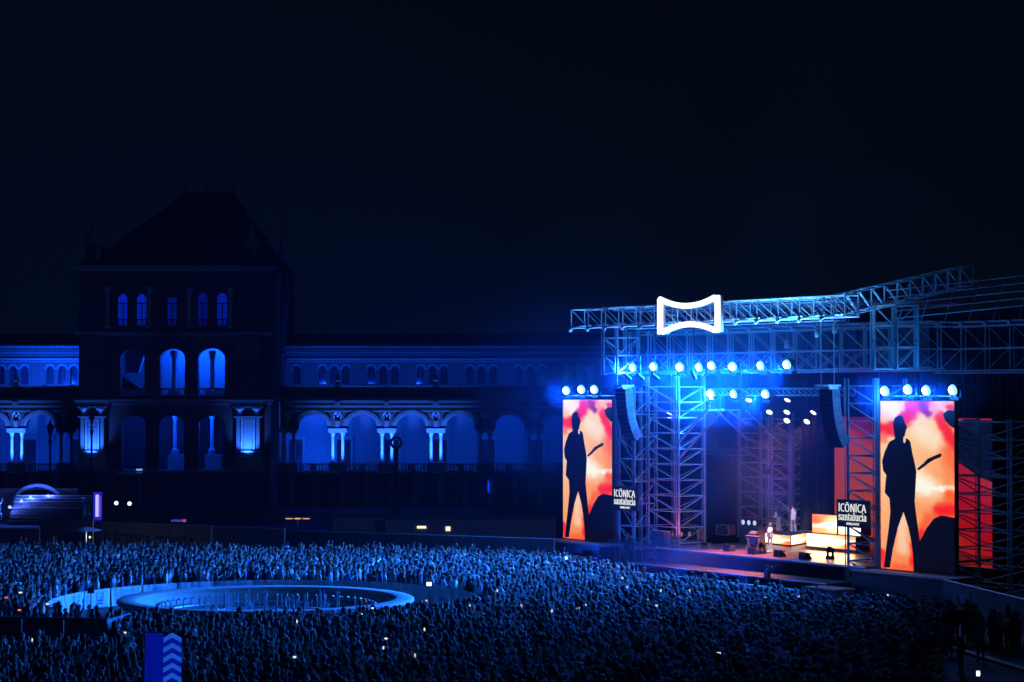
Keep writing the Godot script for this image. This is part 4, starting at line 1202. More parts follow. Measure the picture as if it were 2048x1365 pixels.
	for q in [[1432, 820, 1497, 882], [1458, 822, 1497, 850]]:
		tube(kb, "strut", sp(q[0], q[1], -4.0) - o, sp(q[2], q[3], -8.0) - o, 0.075, M.steel)
	tube(kb, "cross_beam", sp(1300, 823, -1.0) - o, sp(1480, 821, -3.0) - o, 0.05, M.steel)
	tube(kb, "long_strut", sp(1492, 822, -8.0) - o, sp(1556, 880, -11.0) - o, 0.075, M.steel)
	# lamp trusses inside the stage
	var la := sp(1405, 778, -4.0)
	var lb := sp(1700, 776, -4.0)
	lb.y = la.y
	truss("slim inner truss carrying the lower lamp row", la, lb, 0.45, Vector3(0, 0, -0.45), 1.0, M.steel, 0.035, false)
	var lc := sp(1380, 897, -13.0)
	var ld := sp(1490, 897, -13.0)
	ld.y = lc.y
	truss("dim low truss at the back of the stage with small lamps", lc, ld, 0.4, Vector3(0, 0, -0.4), 1.0, M.steel, 0.03, false)
	# chain hoists
	for q in [[1575, 640, 690], [1635, 640, 668], [1670, 640, 660]]:
		var p := sp(q[0], q[1], 0.0)
		var p2 := sp(q[0], q[2], 0.0)
		var ch := sthing("chain_hoist", "grey chain hoist hanging under the roof beside its lift cables", "hoist", p2, "chain hoists under the roof")
		obj(ch, "motor", lathe([[0.0, -0.22], [0.15, -0.2], [0.17, 0.0], [0.15, 0.25], [0.0, 0.3]], 12), M.steel)
		tube(ch, "chain", Vector3(0, 0.25, 0), Vector3(0, p.y - p2.y, 0), 0.02, M.steel)
	# line arrays
	for q in [[1241.0, "curved line array of pale-sided speakers beside the farther screen"], [1652.0, "curved line array of pale-sided speakers beside the nearer sign"]]:
		line_array(sp(q[0], 776, 1.5), q[1])
	# signs
	for q in [[-7.1, "square black sign with lit white lettering on the farther tower"], [14.5, "square black sign with lit white lettering on the nearer tower"]]:
		var s := sthing("sponsor_sign", q[1], "sign", Vector3(q[0] + 1.36, 4.2, 0.55))
		obj(s, "panel", bevelled(Vector3(2.72, 1.62, 0.12), 0.015), M.black, Transform3D(Basis(), Vector3(0, 0.8, 0)))
		lettering(s, "sign_lettering", "lCŌNlCA", Vector3(-0.05, 1.12, 0.08), 2.25, 0.56, M.letter_glow, false, false)
		lettering(s, "sign_lettering", "santalucía", Vector3(-0.02, 0.60, 0.08), 2.30, 0.47, M.letter_glow, true, false)
		lettering(s, "sign_lettering", "SEVILLA FEST", Vector3(0, 0.20, 0.08), 1.05, 0.13, M.letter_glow, false, false)
		for x in [-1.1, 1.1]:
			box(s, "bracket", Vector3(x, 0.8, -0.3), Vector3(0.08, 0.08, 0.5), M.steel)
	# luminous frame sign
	var nl := sp(1320, 634, 4.3)
	var nr := sp(1435, 627, 4.3)
	var ns := sthing("luminous_frame_sign", "big white luminous waisted frame emblem mounted on the roof truss", "sign", Vector3((nl.x + nr.x) * 0.5, (nl.y + nr.y) * 0.5, 4.3))
	var pts := icon_outline(nr.x - nl.x, sp(1320, 598, 4.3).y - sp(1320, 668, 4.3).y, 20)
	obj(ns, "neon_tube", polytube(pts, 0.17, 12), M.neon)
	obj(ns, "backing_frame", polytube(pts, 0.15, 8), M.alu, Transform3D(Basis(), Vector3(0, 0, -0.28)))
	for x in [-2.4, 2.4]:
		tube(ns, "mount", Vector3(x, 0.1, -0.3), Vector3(x, 0.1, -0.9), 0.05, M.steel)
	area(ns, Vector3(0, 0, 0.3), Vector3(0, -0.2, 5.0), Vector2(5.4, 1.8), Color(0.75, 0.88, 1.0), 6.0)

func drape_sheet(w: float, h: float, s: int) -> ArrayMesh:
	var p := PackedVector3Array()
	var n := 24
	for k in n:
		var q := []
		for e in [k, k + 1]:
			var x: float = -w * 0.5 + w * e / n
			q.append(Vector3(x, 0, 0.10 * sin(e * 1.9 + s) + 0.05 * sin(e * 0.7 + s * 2.0)))
		quad(p, q[0], q[1], q[1] + Vector3(0, h, 0), q[0] + Vector3(0, h, 0))
	return flat_mesh(p)

func line_array(top: Vector3, label: String) -> void:
	var t := sthing("line_array", label, "speaker", top)
	box(t, "flying_bar", Vector3(0, 0.12, -0.15), Vector3(1.2, 0.12, 1.0), M.alu)
	box(t, "flying_bar", Vector3(0.5, 0.03, -0.15), Vector3(0.1, 0.25, 0.7), M.alu)
	var p := Vector3(0, -0.05, 0)
	var ang := 0.06
	for k in 13:
		var b := Basis(Vector3.RIGHT, ang)
		var c := p + b * Vector3(0, -0.14, -0.30)
		var cab := obj(t, "cabinet", bevelled(Vector3(1.1, 0.27, 0.62), 0.015), M.speaker_face, Transform3D(b, c))
		box(cab, "grille", Vector3(0, 0, 0.315), Vector3(1.06, 0.25, 0.02), M.drape)
		if k % 3 == 1:
			for s in [-0.12, 0.12]:
				box(cab, "hand_hole", Vector3(0.551, 0.03, s), Vector3(0.01, 0.05, 0.09), M.black)
				box(cab, "hand_hole", Vector3(0.551, -0.05, s), Vector3(0.01, 0.05, 0.09), M.black)
		p += b * Vector3(0, -0.28, 0)
		ang += 0.010 + 0.0062 * k
	for x in [-0.55, 0.55]:
		tube(t, "lift_cable", Vector3(x, 0.18, -0.15), Vector3(x, 4.0, -0.15), 0.018, M.steel)
	tube(t, "signal_cable", Vector3(0.3, -1.0, -0.62), Vector3(0.5, 4.0, -0.7), 0.02, M.black)

# ---------------------------------------------------------------- screens
func in_poly(p: Vector2, poly: PackedVector2Array) -> bool:
	return Geometry2D.is_point_in_polygon(p, poly)
func screen_image() -> ImageTexture:
	var w := 224
	var h := 508
	var cream := Color(1.0, 0.88, 0.72)
	var peach := Color(1.0, 0.66, 0.42)
	var white := Color(1.0, 0.98, 0.90)
	var red := Color(0.98, 0.13, 0.10)
	var magenta := Color(0.95, 0.05, 0.24)
	var purple := Color(0.58, 0.05, 0.40)
	var orange := Color(1.0, 0.36, 0.16)
	# soft patches of colour on the film that the screens play: [x0, y0, x1, y1, reach, strength, colour]
	var keys := [[600, 400, 620, 560, 95, 0.75, orange], [560, 560, 610, 600, 80, 0.5, peach], [90, 60, 200, 130, 90, 0.8, white], [85, 255, 165, 262, 62, 1.0, red], [165, 250, 280, 175, 62, 1.0, red], [280, 170, 330, 95, 66, 1.0, magenta], [310, 90, 420, 60, 58, 1.0, magenta], [390, 70, 430, 135, 44, 1.0, purple], [480, 90, 505, 150, 48, 0.9, Color(1.0, 0.62, 0.48)], [560, 70, 620, 70, 36, 0.8, Color(1.0, 0.64, 0.50)], [590, 95, 640, 100, 30, 0.9, magenta], [525, 170, 585, 300, 52, 1.0, red], [585, 300, 625, 360, 60, 0.95, red], [380, 250, 470, 330, 110, 0.6, white], [95, 300, 95, 340, 40, 0.6, orange], [350, 640, 430, 690, 120, 1.0, white], [340, 686, 640, 686, 26, 1.0, white], [430, 780, 470, 770, 60, 0.5, peach], [600, 730, 620, 740, 60, 0.9, orange], [520, 850, 620, 830, 70, 1.0, red], [440, 900, 400, 990, 55, 0.85, orange], [375, 1010, 365, 1070, 34, 0.9, red], [330, 1100, 325, 1290, 40, 0.95, red], [180, 1290, 300, 1300, 46, 0.8, orange], [80, 1180, 95, 1290, 34, 0.95, red], [235, 930, 240, 1150, 60, 0.5, white]]
	var man := PackedVector2Array()
	for q in [[222, 153], [246, 165], [258, 205], [278, 240], [270, 262], [262, 290], [258, 322], [284, 330], [302, 350], [318, 440], [335, 510], [346, 570], [338, 700], [332, 790], [345, 900], [360, 1010], [370, 1078], [336, 1200], [330, 1320], [322, 1305], [320, 1190], [308, 1100], [285, 985], [247, 870], [205, 985], [165, 1150], [140, 1295], [95, 1295], [112, 1150], [132, 1010], [147, 880], [140, 775], [104, 735], [112, 640], [118, 605], [92, 570], [84, 500], [105, 430], [140, 355], [185, 330], [178, 290], [170, 215], [185, 172]]:
		man.append(Vector2(q[0], q[1]))
	var blob := PackedVector2Array()
	for q in [[366, 1085], [420, 980], [475, 905], [530, 880], [640, 892], [640, 1330], [326, 1330], [334, 1200]]:
		blob.append(Vector2(q[0], q[1]))
	var corner := PackedVector2Array()
	for q in [[545, 140], [585, 112], [640, 118], [640, 252], [600, 230], [560, 190]]:
		corner.append(Vector2(q[0], q[1]))
	var neck := PackedVector2Array()
	for q in [[350, 548], [400, 505], [430, 472], [475, 450], [525, 428], [536, 440], [525, 456], [480, 475], [440, 500], [410, 525], [365, 558]]:
		neck.append(Vector2(q[0], q[1]))
	var n := FastNoiseLite.new()
	n.seed = 3
	n.frequency = 0.012
	n.fractal_octaves = 4
	var im := Image.create(w, h, false, Image.FORMAT_RGB8)
	for y in h:
		for x in w:
			var p := Vector2(74.0 + 553.0 * x / w, 50.0 + 1255.0 * y / h)
			var c := Color(0.025, 0.02, 0.055)
			var dark := in_poly(p, man) or in_poly(p, blob) or in_poly(p, corner) or in_poly(p, neck)
			var chin := Vector2((p.x - 257.0) / 10.0, (p.y - 335.0) / 26.0).length() < 1.0
			if not dark or chin:
				var wob := p + Vector2(n.get_noise_2d(p.x, p.y), n.get_noise_2d(p.x + 900.0, p.y)) * 18.0
				var v := Vector3(1.0, 0.80, 0.58).lerp(Vector3(1.0, 0.52, 0.28), clampf((p.y - 300.0 + (p.x - 350.0) * 1.2) / 900.0, 0.0, 1.0))
				for q in keys:
					var near := Geometry2D.get_closest_point_to_segment(wob, Vector2(q[0], q[1]), Vector2(q[2], q[3]))
					var f: float = q[5] * smoothstep(1.0, 0.1, wob.distance_to(near) / (q[4] * 1.22))
					v = v.lerp(Vector3(q[6].r, q[6].g, q[6].b), f)
				c = Color(v.x, v.y, v.z)
			im.set_pixel(x, y, c)
	return ImageTexture.create_from_image(im)

func screen_quad(w: float, h: float, u0 := 0.0, v0 := 0.0, u1 := 1.0, v1 := 1.0) -> ArrayMesh:
	var p := PackedVector3Array()
	quad(p, Vector3(-w * 0.5, 0, 0), Vector3(-w * 0.5, h, 0), Vector3(w * 0.5, h, 0), Vector3(w * 0.5, 0, 0))
	return flat_mesh(p, PackedVector2Array([Vector2(u0, v1), Vector2(u0, v0), Vector2(u1, v0), Vector2(u0, v1), Vector2(u1, v0), Vector2(u1, v1)]))

func screens() -> void:
	var tex := screen_tex
	var m := mat(Color(0.01, 0.01, 0.012), 0.6)
	m.emission_enabled = true
	m.emission = Color.WHITE
	m.emission_texture = tex
	m.emission_operator = BaseMaterial3D.EMISSION_OP_MULTIPLY
	m.emission_energy_multiplier = 0.98
	m.texture_repeat = false
	for q in [[-13.55, -7.95, "tall LED screen with a guitarist silhouette on fiery ground, the farther one"], [17.55, 23.28, "tall LED screen with a guitarist silhouette on fiery ground, the nearer one"]]:
		var w: float = q[1] - q[0]
		var y0 := 1.92
		var h := 9.66
		var t := sthing("portrait_screen", q[2], "screen", Vector3((q[0] + q[1]) * 0.5, 0, 0))
		obj(t, "screen_face", screen_quad(w, h), m, Transform3D(Basis(), Vector3(0, y0, 0.02)))
		obj(t, "cabinet", bevelled(Vector3(w + 0.06, h + 0.06, 0.30), 0.02), M.black, Transform3D(Basis(), Vector3(0, y0 + h * 0.5, -0.16)))
		for k in 3:
			tube(t, "back_post", Vector3(-w * 0.4 + k * w * 0.4, 0, -0.7), Vector3(-w * 0.4 + k * w * 0.4, y0 + h, -0.7), 0.06, M.steel)
		tube(t, "lamp_bar", Vector3(-w * 0.5, y0 + h + 0.28, -0.2), Vector3(w * 0.5, y0 + h + 0.28, -0.2), 0.05, M.steel)
		area(t, Vector3(0, y0 + h * 0.55, 0.12), Vector3(0, y0 + h * 0.5, 5.0), Vector2(w * 0.9, h * 0.9), Color(1.0, 0.50, 0.36), 9.0)
		var pl := sthing("screen_platform", "dark platform carrying the %s portrait screen" % ("farther" if q[0] < 0 else "nearer"), "platform", Vector3((q[0] + q[1]) * 0.5, 0, 0.9))
		obj(pl, "top", bevelled(Vector3(w + 1.6, 0.14, 2.6), 0.02), M.panel_grey, Transform3D(Basis(), Vector3(0.2, 1.78, -0.3)))
		for k in 3:
			box(pl, "skirt", Vector3((k - 1) * (w + 1.5) / 3.0 + 0.2, 0.84, 0.9), Vector3((w + 1.5) / 3.0 - 0.03, 1.68, 0.06), M.panel_grey)
		tube(pl, "guard_rail", Vector3(-w * 0.5 - 0.6, 1.92, 1.02), Vector3(w * 0.5 + 1.0, 1.92, 1.02), 0.035, M.steel)
		box(pl, "side_skirt", Vector3(-w * 0.5 - 0.56, 0.84, -0.3), Vector3(0.06, 1.68, 2.4), M.panel_grey)
	var m2: StandardMaterial3D = m.duplicate()
	m2.emission = Color(1.0, 0.42, 0.34)
	m2.emission_energy_multiplier = 0.34
	var vw := sthing("video_wall", "large fiery red video wall at the back of the stage behind scaffolding", "screen", Vector3(8.1, 0, -12.0))
	obj(vw, "screen_face", screen_quad(14.0, 9.3, 0.52, 0.05, 1.0, 0.30), m2, Transform3D(Basis(), Vector3(0, 1.15, 0.02)))
	obj(vw, "cabinet", bevelled(Vector3(14.1, 9.4, 0.3), 0.02), M.black, Transform3D(Basis(), Vector3(0, 1.15 + 4.65, -0.16)))
	area(vw, Vector3(0, 6.0, 0.15), Vector3(0, 5.6, 5.0), Vector2(13.0, 8.0), Color(1.0, 0.35, 0.25), 5.0)
	# fence that runs on from the nearer platform
	var f := fence_run("blue-grey fence panels running on beside the nearer screen platform", hh(1886, 1161, 1.8), hh(2070, 1206, 1.8), 1.8, M.panel_grey, 5)
	f.name = numbered("platform_fence")

# ---------------------------------------------------------------- lamps
func moving_head(p: Vector3, aim: Vector3, e: float, label: String, group: String) -> void:
	var t := sthing("stage_lamp", label, "stage lamp", p, group)
	var d := (loc(aim) - p).normalized()
	var s := d.cross(Vector3.UP).normalized()
	var b := Basis(s, s.cross(d) * -1.0, d)
	b = Basis(s, d, s.cross(d))
	obj(t, "head", lathe([[0.0, -0.5], [0.18, -0.48], [0.24, -0.3], [0.29, -0.02], [0.32, 0.0], [0.32, 0.03]], 18), M.black, Transform3D(b, Vector3.ZERO))
	obj(t, "lamp_ring", lathe([[0.22, 0.20], [0.26, 0.15], [0.30, 0.07], [0.31, 0.02]], 20), M.lamp_ring, Transform3D(b, Vector3.ZERO))
	obj(t, "lamp_lens", lathe([[0.0, 0.29], [0.12, 0.27], [0.22, 0.20]], 20), M.lamp_white, Transform3D(b, Vector3.ZERO))
	for q in [-1.0, 1.0]:
		tube(t, "yoke_arm", s * 0.38 * q - d * 0.2, s * 0.38 * q - d * 0.2 + Vector3(0, -0.5, 0), 0.05, M.black)
	box(t, "base", Vector3(0, -0.55, 0) - d * 0.2, Vector3(0.7, 0.16, 0.4), M.black)
	spot(t, d * 0.38, d * 10.0, Color(0.07, 0.41, 1.0), e, 54.0, 0.25)
	omni(t, d * 0.40, STAGE_BLUE, 11.0, 0.2)

func lamps() -> void:
	var e := 900.0
	var aims := [Vector3(-34, 1, -116), Vector3(-22, 1, -112), Vector3(-16, 1, -108), Vector3(-28, 1, -118), Vector3(-20, 1, -110), Vector3(-14, 1, -104), Vector3(-24, 1, -114), Vector3(-18, 1, -106)]
	var row := [[1268, 735], [1309, 733], [1361, 734], [1401, 734], [1425, 731], [1467, 733], [1524, 731], [1576, 729]]
	for k in row.size():
		moving_head(sp(row[k][0], row[k][1], -0.9), aims[k], e, "dazzling lamp of the upper row, %s from the farther screen" % nth(k), "upper row of stage lamps")
	var low := [[1423, 787], [1470, 788], [1533, 788]]
	for k in 3:
		moving_head(sp(low[k][0], low[k][1], -3.6), aims[k + 2], e, "dazzling lamp of the short lower row, %s from the bright tower" % nth(k), "lower row of stage lamps")
	for q in [[1134, 781, 2], [1164, 779, 1], [1190, 779, 0]]:
		moving_head(sp(q[0], q[1], 0.1), Vector3(-26, 1, -114), e * 0.7, "dazzling lamp above the farther portrait screen, %s from the line array" % nth(q[2]), "lamps above the farther screen")
	for q in [[1772, 782, 0], [1818, 779, 1], [1855, 781, 2], [1908, 780, 3]]:
		moving_head(sp(q[0], q[1], 0.1), Vector3(-14, 1, -98), e * 0.75, "dazzling lamp above the nearer portrait screen, %s from the line array" % nth(q[2]), "lamps above the nearer screen")
	# blue-white uplights added in the pit to brighten the truss work
	for q in [[-6.0, -5.5, 3000.0], [-1.0, 0.5, 3000.0], [4.5, 6.0, 3000.0], [10.0, 11.5, 2600.0], [15.5, 16.0, 1300.0]]:
		var t := sthing("added_pit_uplight", "added black uplight on the ground of the pit aimed at the roof truss", "floodlight", Vector3(q[0], 0, 9.4), "added uplights in the pit")
		obj(t, "housing", bevelled(Vector3(0.45, 0.3, 0.3), 0.03), M.black, Transform3D(Basis(), Vector3(0, 0.18, 0)))
		obj(t, "lamp_lens", cube, M.blue_spot_lens, Transform3D(Basis.from_scale(Vector3(0.36, 0.01, 0.22)), Vector3(0, 0.336, 0)))
		spot(t, Vector3(0, 0.42, 0.0), Vector3(q[1] - q[0], 17.0, -6.0), Color(0.30, 0.66, 1.0), q[2], 15.0, 0.15)
	# white-faced wash lamps hanging over the stage
	for q in [[1421, 800, -4.0], [1498, 801, -5.0], [1575, 801, -6.0], [1539, 825, -7.0], [1574, 825, -7.5], [1627, 826, -7.0], [1574, 842, -9.0], [1614, 844, -9.0], [1672, 801, -5.0]]:
		var p := sp(q[0], q[1], q[2])
		var t := sthing("wash_lamp", "round white-faced wash lamp hanging over the stage floor", "stage lamp", p, "wash lamps over the stage")
		var d := (Vector3(4.2, 1.9, 1.0) - p).normalized()
		var s := d.cross(Vector3.UP).normalized()
		var b := Basis(s, d, s.cross(d))
		obj(t, "can", lathe([[0.0, -0.5], [0.15, -0.48], [0.2, -0.2], [0.24, 0.0]], 16), M.black, Transform3D(b, Vector3.ZERO))
		obj(t, "lamp_lens", lathe([[0.0, 0.02], [0.22, 0.0]], 18), M.lamp_face, Transform3D(b, Vector3.ZERO))
		tube(t, "yoke", Vector3(0.0, 0.1, 0), Vector3(0, 0.7, 0), 0.04, M.black)
		spot(t, d * 0.1, d * 5.0, Color(1.0, 0.50, 0.42), 95.0, 24.0, 0.2)
	# follow spots on the players
	for q in [[1541, 1105, 1.9, 420.0, Color(0.86, 0.94, 1.0), "singer"], [1558, 1062, 2.66, 330.0, Color(0.66, 0.72, 1.0), "bass player"], [1588, 1064, 2.66, 420.0, Color(0.95, 0.84, 1.0), "flautist"], [1664, 1072, 2.4, 160.0, Color(0.45, 0.65, 1.0), "man in the booth"]]:
		var target := fl(q[0], q[1], q[2]) + Vector3(0, 1.1, 0)
		var t := sthing("follow_spot", "slim black follow spot under the roof aimed at the %s" % q[5], "stage lamp", Vector3(target.x - 1.0, 13.0, 2.2))
		var d := (target - Vector3(target.x - 1.0, 13.0, 2.2)).normalized()
		tube(t, "barrel", -d * 0.5, d * 0.1, 0.11, M.black, true)
		tube(t, "lamp_lens", d * 0.1, d * 0.11, 0.09, M.blue_spot_lens, true)
		tube(t, "hanger", -d * 0.2, -d * 0.2 + Vector3(0, 3.4, 0), 0.025, M.black)
		spot(t, d * 0.15, d * 5.0, q[4], q[3], 4.5, 0.1)
	# pink and violet lamps at the back
	for q in [[-2.8, 6.5, -9.5, Color(0.75, 0.2, 0.9), 1.4], [-5.0, 8.5, -9.5, Color(0.95, 0.35, 0.55), 1.1]]:
		var t := sthing("colour_lamp", "small %s lamp over the back of the stage" % ("violet" if q[4] > 1.2 else "pink"), "stage lamp", Vector3(q[0], q[1], q[2]))
		obj(t, "can", lathe([[0.0, 0.3], [0.12, 0.28], [0.16, 0.0]], 12), M.black)
		obj(t, "lamp_lens", lathe([[0.0, -0.01], [0.14, 0.0]], 14), glow(q[3], 0.6))
		tube(t, "yoke", Vector3(0, 0.2, 0), Vector3(0, 2.0, -1.0), 0.03, M.black)
		omni(t, Vector3(0, -0.2, 0.1), q[3], q[4], 0.1)
	# a low pink lamp that tints the bright tower
	var fl2 := sthing("tower_lamp", "small rose floodlight on the deck tinting the bright tower", "floodlight", Vector3(-1.2, 1.95, 0.2))
	obj(fl2, "housing", bevelled(Vector3(0.4, 0.3, 0.25), 0.03), M.black, Transform3D(Basis(), Vector3(0, 0.15, 0)))
	obj(fl2, "lamp_lens", cube, glow(Color(1.0, 0.5, 0.55), 0.5), Transform3D(Basis.from_scale(Vector3(0.01, 0.22, 0.2)), Vector3(-0.21, 0.17, 0)))
	spot(fl2, Vector3(-0.3, 0.2, 0.0), Vector3(-2.6, 4.5, -1.0), Color(1.0, 0.42, 0.50), 10.0, 55.0, 0.12)
	# blue floor wash before the stage
	for q in [-6.0, 2.0, 9.0]:
		var t := sthing("pit_lamp", "low blue flood in the smoky pit before the stage", "floodlight", Vector3(q, 0, 6.0), "floods in the pit")
		obj(t, "housing", bevelled(Vector3(0.5, 0.3, 0.3), 0.03), M.black, Transform3D(Basis(), Vector3(0, 0.18, 0)))
		obj(t, "lamp_lens", cube, M.blue_spot_lens, Transform3D(Basis.from_scale(Vector3(0.4, 0.2, 0.01)), Vector3(0, 0.2, -0.155)))
		spot(t, Vector3(0, 0.25, -0.25), Vector3(0, 2.2, -6.0), Color(0.06, 0.32, 1.0), 60.0, 60.0, 0.12)
# ---------------------------------------------------------------- figures: tapered bones joined in one field, meshed as surface nets
func field_mesh(bones: Array, cell: float, k: float) -> Dictionary:
	var lo := Vector3.ONE * 1e9
	var hi := -lo
	for b in bones:
		for e in [[b[0], b[2]], [b[1], b[3]]]:
			lo = lo.min(e[0] - Vector3.ONE * (e[1] + cell * 2.5))
			hi = hi.max(e[0] + Vector3.ONE * (e[1] + cell * 2.5))
	var nx := int((hi.x - lo.x) / cell) + 2
	var ny := int((hi.y - lo.y) / cell) + 2
	var nz := int((hi.z - lo.z) / cell) + 2
	var val := PackedFloat32Array()
	val.resize(nx * ny * nz)
	val.fill(1.0)
	var near := val.duplicate()
	var col := PackedByteArray()
	col.resize(nx * ny * nz)
	for b in bones:
		var a: Vector3 = b[0]
		var d: Vector3 = b[1] - a
		var l2 := maxf(d.length_squared(), 1e-8)
		var ra: float = b[2]
		var dr: float = b[3] - ra
		var rm: float = maxf(ra, b[3]) + k + cell * 2.0
		var p0: Vector3 = a.min(b[1]) - Vector3.ONE * rm - lo
		var p1: Vector3 = a.max(b[1]) + Vector3.ONE * rm - lo
		for z in range(maxi(0, int(p0.z / cell)), mini(nz, int(p1.z / cell) + 2)):
			for y in range(maxi(0, int(p0.y / cell)), mini(ny, int(p1.y / cell) + 2)):
				var at := (z * ny + y) * nx
				for x in range(maxi(0, int(p0.x / cell)), mini(nx, int(p1.x / cell) + 2)):
					var p := lo + Vector3(x, y, z) * cell - a
					var t := clampf(p.dot(d) / l2, 0.0, 1.0)
					var v := (p - d * t).length() - ra - dr * t
					var i := at + x
					if v < near[i]:
						near[i] = v
						col[i] = b[4]
					var o := val[i]
					var h := maxf(k - absf(o - v), 0.0) / k
					val[i] = minf(o, v) - h * h * k * 0.25
	var vert := PackedVector3Array()
	var cid := PackedByteArray()
	var index := PackedInt32Array()
	var cellv := PackedInt32Array()
	cellv.resize(nx * ny * nz)
	cellv.fill(-1)
	var off := [0, 1, nx, nx + 1, nx * ny, nx * ny + 1, nx * ny + nx, nx * ny + nx + 1]
	var edges := [[0, 1], [2, 3], [4, 5], [6, 7], [0, 2], [1, 3], [4, 6], [5, 7], [0, 4], [1, 5], [2, 6], [3, 7]]
	for z in nz - 1:
		for y in ny - 1:
			for x in nx - 1:
				var i := (z * ny + y) * nx + x
				var s := 0
				for c in 8:
					if val[i + off[c]] < 0.0:
						s += 1
				if s == 0 or s == 8:
					continue
				var sum := Vector3.ZERO
				var n := 0
				for e in edges:
					var va := val[i + off[e[0]]]
					var vb := val[i + off[e[1]]]
					if (va < 0.0) != (vb < 0.0):
						var t := va / (va - vb)
						var ca := Vector3(e[0] & 1, (e[0] >> 1) & 1, e[0] >> 2)
						var cb := Vector3(e[1] & 1, (e[1] >> 1) & 1, e[1] >> 2)
						sum += ca.lerp(cb, t)
						n += 1
				cellv[i] = vert.size()
				vert.append(lo + (Vector3(x, y, z) + sum / n) * cell)
				cid.append(col[i])
	for z in range(1, nz - 1):
		for y in range(1, ny - 1):
			for x in range(1, nx - 1):
				var i := (z * ny + y) * nx + x
				var s := val[i] < 0.0
				for q in [[1, nx, nx * ny], [nx, nx * ny, 1], [nx * ny, 1, nx]]:
					if s != (val[i + q[0]] < 0.0):
						var a := cellv[i]
						var b := cellv[i - q[1]]
						var c := cellv[i - q[1] - q[2]]
						var d := cellv[i - q[2]]
						if mini(mini(a, b), mini(c, d)) < 0:
							continue
						if s:
							index.append_array([a, c, b, a, d, c])
						else:
							index.append_array([a, b, c, a, c, d])
	var nor := PackedVector3Array()
	nor.resize(vert.size())
	for f in range(0, index.size(), 3):
		var g := (vert[index[f + 2]] - vert[index[f]]).cross(vert[index[f + 1]] - vert[index[f]])
		for e in 3:
			nor[index[f + e]] += g
	for v in nor.size():
		nor[v] = nor[v].normalized()
	return {"v": vert, "n": nor, "i": index, "c": cid}

func coloured(parts: Array, palette: Array) -> ArrayMesh:
	var v := PackedVector3Array()
	var n := PackedVector3Array()
	var c := PackedColorArray()
	var i := PackedInt32Array()
	for p in parts:
		var at := v.size()
		v.append_array(p.v)
		n.append_array(p.n)
		for e in p.c:
			c.append(palette[e])
		for e in p.i:
			i.append(e + at)
	var a := []
	a.resize(Mesh.ARRAY_MAX)
	a[Mesh.ARRAY_VERTEX] = v
	a[Mesh.ARRAY_NORMAL] = n
	a[Mesh.ARRAY_COLOR] = c
	a[Mesh.ARRAY_INDEX] = i
	var m := ArrayMesh.new()
	m.add_surface_from_arrays(Mesh.PRIMITIVE_TRIANGLES, a)
	return m

